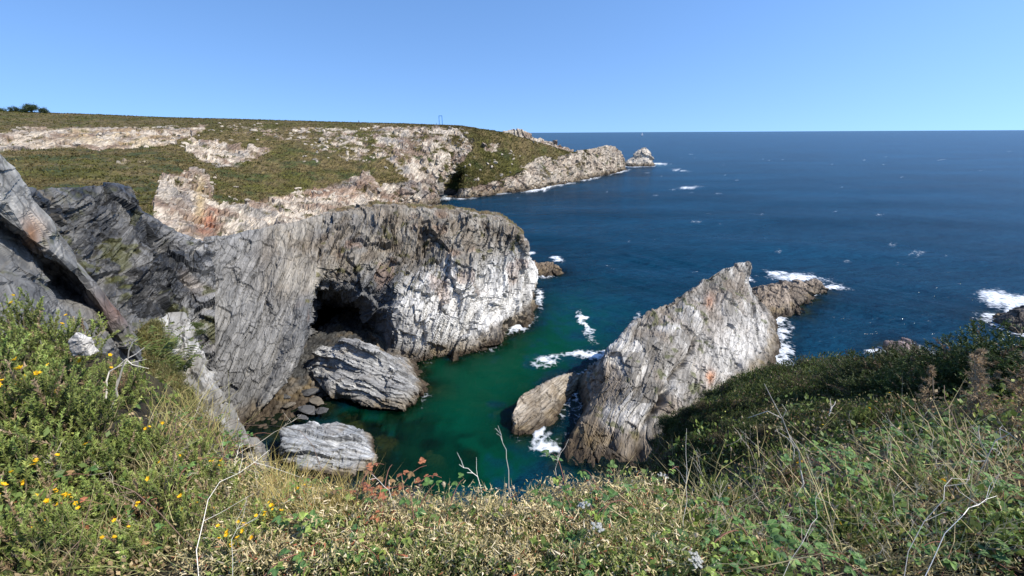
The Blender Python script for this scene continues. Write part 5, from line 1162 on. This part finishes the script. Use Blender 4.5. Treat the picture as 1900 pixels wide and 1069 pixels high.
# pebbles and stones on the little beach
for x, y, s, lab in ((548,722,1.5,'rounded tan stone highest on the cave beach'),(575,728,1.9,'long dark slab on the cave beach beside the big boulder'),(588,745,1.7,'tan stone under the long dark slab'),(570,760,1.8,'flat grey stone at the edge of the pool'),(536,752,1.3,'ochre stone at the left of the cave beach'),(560,775,1.1,'stone half in the pool by the cave beach'),(530,735,1.2,'brown stone under the cliff corner'),(598,762,1.2,'stone in the shadow of the big boulder'),(545,700,1.1,'dark stone near the cave mouth'),(565,690,1.0,'small stone inside the cave mouth')):
    p = at(x, y, z=.9); o = link('beach_stone', RK[int(r.integers(5))]); o.location = tuple(p); o.scale = (s * .8, s * .75, s * .42); o.rotation_euler = (r.uniform(-.3, .3), r.uniform(-.3, .3), r.uniform(-.6, .6)); tag(o, lab, 'stone')
    o.data = o.data.copy(); a = o.data.attributes['Col']; cc = np.ones((len(o.data.vertices), 4), np.float32); cc[:, :3] = (.17, .145, .11) if 'tan' in lab or 'ochre' in lab else (.10, .098, .095); a.data.foreach_set('color', cc.ravel())
# trees on the left skyline
def far_tree(seed, R):
    r = np.random.default_rng(seed); cr_, tr_ = Acc(), Acc()
    tube(tr_, [(0, 0, 0), (.1 * R, 0, R * .6), (0, .1 * R, R * 1.1)], [.10 * R, .07 * R, .03 * R], (.09, .07, .05), 6)
    for k in range(6): a = k * 1.05; tube(tr_, [(0, 0, R * .5), (R * .5 * math.cos(a), R * .5 * math.sin(a), R * .95)], [.05 * R, .015 * R], (.09, .07, .05), 4)
    n = 2600; c0 = unit(r.normal(size=(26, 3))) * r.uniform(.3, .85, (26, 1)) * np.array([R, R, R * .55]) + np.array([0, 0, R * .95])
    q = c0[r.integers(26, size=n)] + r.normal(size=(n, 3)) * R * .16
    blades(cr_, q, unit(r.normal(size=(n, 3))), R * .13 * r.uniform(.5, 1.2, n), np.full(n, R * .035), tints(r, n, (.02, .035, .012), (.04, .055, .018)), tints(r, n, (.03, .05, .015), (.05, .07, .02)), r)
    a, b = cr_.mesh('tree_crown'), tr_.mesh('tree_trunk'); a.materials.append(M_LEAF); b.materials.append(M_WOOD); return a, b
for i, (x, y, Rr, lab) in enumerate(((4,207,3.2,'low dark tree cut by the left edge of the skyline'),(28,207,3.6,'small dark tree left of the tallest on the skyline'),(60,208,5.0,'largest dark round tree on the left skyline'),(84,210,3.6,'small dark tree at the right end of the skyline row'),(45,208,3.0,'lowest dark tree between the skyline trees'))):
    p = at(x, y + 3, 324); a, b = far_tree(40 + i, Rr); e = empty('tree', p - np.array([0, 0, 1.2])); tag(e, lab, 'tree'); link('crown', a, None, e); link('trunk', b, None, e)
# tall blue frame on the headland
def plain(name, col, rough=.5):
    m, n, b = nodes(name); tc = N(n, 'ShaderNodeTexNoise'); tc.inputs['Scale'].default_value = 3; mr = N(n, 'ShaderNodeMapRange'); mr.inputs['To Min'].default_value = .85; mr.inputs['To Max'].default_value = 1.15
    vm = N(n, 'ShaderNodeVectorMath', operation='SCALE'); vm.inputs[0].default_value = col; n.links.new(tc.outputs['Fac'], mr.inputs['Value']); n.links.new(mr.outputs[0], vm.inputs['Scale']); n.links.new(vm.outputs[0], b.inputs['Base Color']); b.inputs['Roughness'].default_value = rough; return m
M_BLUE = plain('blue_paint', (.10, .34, .66), .4)
def beam(name, p, q, w_, d_, mat, parent):
    A = Acc(); p = np.array(p, float); q = np.array(q, float); t = unit(q - p); a = np.array([0, 1.0, 0]); s_ = np.cross(t, a)
    ring = lambda c, f: [c + s_ * w_ * f * i + a * d_ * f * j for i, j in ((-1, -1), (1, -1), (1, 1), (-1, 1))]
    V = np.array(ring(p, .82) + ring(p + t * .05, 1) + ring(q - t * .05, 1) + ring(q, .82)); F = []
    for k in range(3):
        for j in range(4): a0, b0 = k * 4 + j, k * 4 + (j + 1) % 4; F += [(a0, b0, b0 + 4), (a0, b0 + 4, a0 + 4)]
    F += [(0, 2, 1), (0, 3, 2), (12, 13, 14), (12, 14, 15)]
    A.add(V, F, (.1, .2, .4)); m_ = A.mesh(name); m_.materials.append(mat); return link(name, m_, None, parent)
kk = np.argmin((GX - 818) ** 2 + (GY - 233.5) ** 2); bp_ = GV.reshape(-1, 3)[kk]; sc_f = bp_[1] / 797
e = empty('blue_frame', bp_ - np.array([0, 0, .5])); tag(e, 'tall thin blue frame standing on the headland skyline', 'frame')
hw, hh = 2.6 * sc_f, 15.5 * sc_f + .5
beam('post', (-hw, 0, 0), (-hw, 0, hh), .22, .22, M_BLUE, e); beam('post', (hw, 0, 0), (hw, 0, hh), .22, .22, M_BLUE, e); beam('top_beam', (-hw - .22, 0, hh + .2), (hw + .22, 0, hh + .2), .2, .22, M_BLUE, e)
# people on the skyline
def person(px, py, label, colr):
    kk = np.argmin((GX - px) ** 2 + (GY - py) ** 2); b = GV.reshape(-1, 3)[kk]
    me = bpy.data.meshes.new('person'); bm = bmesh.new()
    J = [((0,0,.95),.15),((0,0,1.2),.15),((0,0,1.42),.14),((0,0,1.53),.06),((0,.01,1.66),.10),((0,.0,1.76),.07),((.19,0,1.40),.06),((.26,.02,1.12),.05),((.27,-.08,.88),.035),((-.19,0,1.40),.06),((-.27,.0,1.12),.05),((-.25,-.1,.9),.035),((.10,0,.88),.10),((.12,-.03,.48),.07),((.12,.02,.07),.05),((.12,-.12,.03),.04),((-.10,0,.88),.10),((-.12,.05,.48),.07),((-.13,.10,.07),.05),((-.13,-.04,.03),.04)]
    vs = [bm.verts.new(j[0]) for j in J]
    for a, c in ((0,1),(1,2),(2,3),(3,4),(4,5),(2,6),(6,7),(7,8),(2,9),(9,10),(10,11),(0,12),(12,13),(13,14),(14,15),(0,16),(16,17),(17,18),(18,19)): bm.edges.new((vs[a], vs[c]))
    bm.to_mesh(me); bm.free(); o = bpy.data.objects.new('person', me); COL.objects.link(o)
    o.modifiers.new('skin', 'SKIN')
    for i, j in enumerate(J): me.skin_vertices[0].data[i].radius = (j[1], j[1])
    me.skin_vertices[0].data[0].use_root = True; o.modifiers.new('sub', 'SUBSURF').render_levels = 1
    me.materials.append(plain('clothes', colr, .9)); o.location = tuple(b); o.rotation_euler = (0, 0, random.uniform(0, 3)); tag(o, label, 'person')
person(666, 227.5, 'person in dark clothes standing alone on the headland skyline', (.02, .02, .03)); person(810, 232.5, 'person in dark clothes standing beside the blue frame', (.015, .02, .04))
# sailboat on the horizon
p = at(1191, 252.4, z=0); e = empty('sailboat', p); tag(e, 'white sailboat far out near the horizon', 'sailboat'); sb = p[1] / 797
M_SAIL = plain('sail_cloth', (.85, .85, .84), .8); M_HULL = plain('hull_paint', (.7, .7, .7), .3)
A = Acc(); Lh = 4.2 * sb; n_ = 9
for s_ in (0,):
    xs = np.linspace(-.5, .5, n_) * Lh; wd = .16 * Lh * (1 - np.abs(np.linspace(-.8, 1, n_)) ** 2.4)
    V = np.concatenate([np.stack([xs, wd, 0 * xs + .7 * sb], 1), np.stack([xs, -wd, 0 * xs + .7 * sb], 1), np.stack([xs * .85, 0 * xs, 0 * xs - .2 * sb], 1)]); F = []
    for k in range(n_ - 1): F += [(k, k + 1, 18 + k + 1), (k, 18 + k + 1, 18 + k), (9 + k, 18 + k, 18 + k + 1), (9 + k, 18 + k + 1, 9 + k + 1), (k, 9 + k, 9 + k + 1), (k, 9 + k + 1, k + 1)]
A.add(V, F, (.7, .7, .7)); m_ = A.mesh('hull'); m_.materials.append(M_HULL); link('hull', m_, None, e)
A = Acc(); tube(A, [(.05 * Lh, 0, .6 * sb), (.05 * Lh, 0, 6.6 * sb)], [.06 * sb, .03 * sb], (.6, .6, .6), 5); m_ = A.mesh('mast'); m_.materials.append(M_HULL); mast = link('mast', m_, None, e)
for nm, tri in (('mainsail', ((.03, 0, 1.2), (.03, 0, 6.4), (-.42, .05, 1.3))), ('jib', ((.08, 0, 5.6), (.48, 0, .9), (.10, .05, 1.0)))):
    A = Acc(); t3 = np.array(tri) * np.array([Lh, Lh, sb]); u = []; F = []; q = 6
    idx_ = {}
    for i in range(q + 1):
        for j in range(q + 1 - i):
            a, b = i / q, j / q; c0 = 1 - a - b; w3 = t3[0] * c0 + t3[1] * a + t3[2] * b; w3 = w3 + np.array([0, -1.2 * Lh * a * b * c0, 0]); idx_[i, j] = len(u); u.append(w3)
    for i in range(q):
        for j in range(q - i):
            F.append((idx_[i, j], idx_[i + 1, j], idx_[i, j + 1]))
            if i + j < q - 1: F.append((idx_[i + 1, j], idx_[i + 1, j + 1], idx_[i, j + 1]))
    A.add(np.array(u), F, (.85, .85, .85)); m_ = A.mesh(nm); m_.materials.append(M_SAIL); link(nm, m_, None, mast)

# ------------------------------------------------------------------ tell look-alikes apart: their place in the row they stand in
bpy.context.view_layer.update()
_by = {}
for o in sc.objects:
    if o.parent is None and 'label' in o: _by.setdefault(o['label'], []).append(o)
for lab, os_ in _by.items():
    if len(os_) < 2: continue
    Q = np.array([np.array(o.location) for o in os_]); qx, qy, _ = project(Q)
    nb_ = -(-len(os_) // 30); names = {1: [''], 2: ['upper row, ', 'lower row, '], 3: ['upper row, ', 'middle row, ', 'lower row, ']}.get(nb_, ['top row, ', 'upper row, ', 'lower row, ', 'bottom row, '])
    order = np.argsort(qy); bands = np.array_split(order, nb_)
    for nm, bd in zip(names, bands):
        for k, i in enumerate(sorted(bd, key=lambda j: qx[j])): os_[i]['label'] = lab + ', ' + nm + ORD[k] + ' from left'
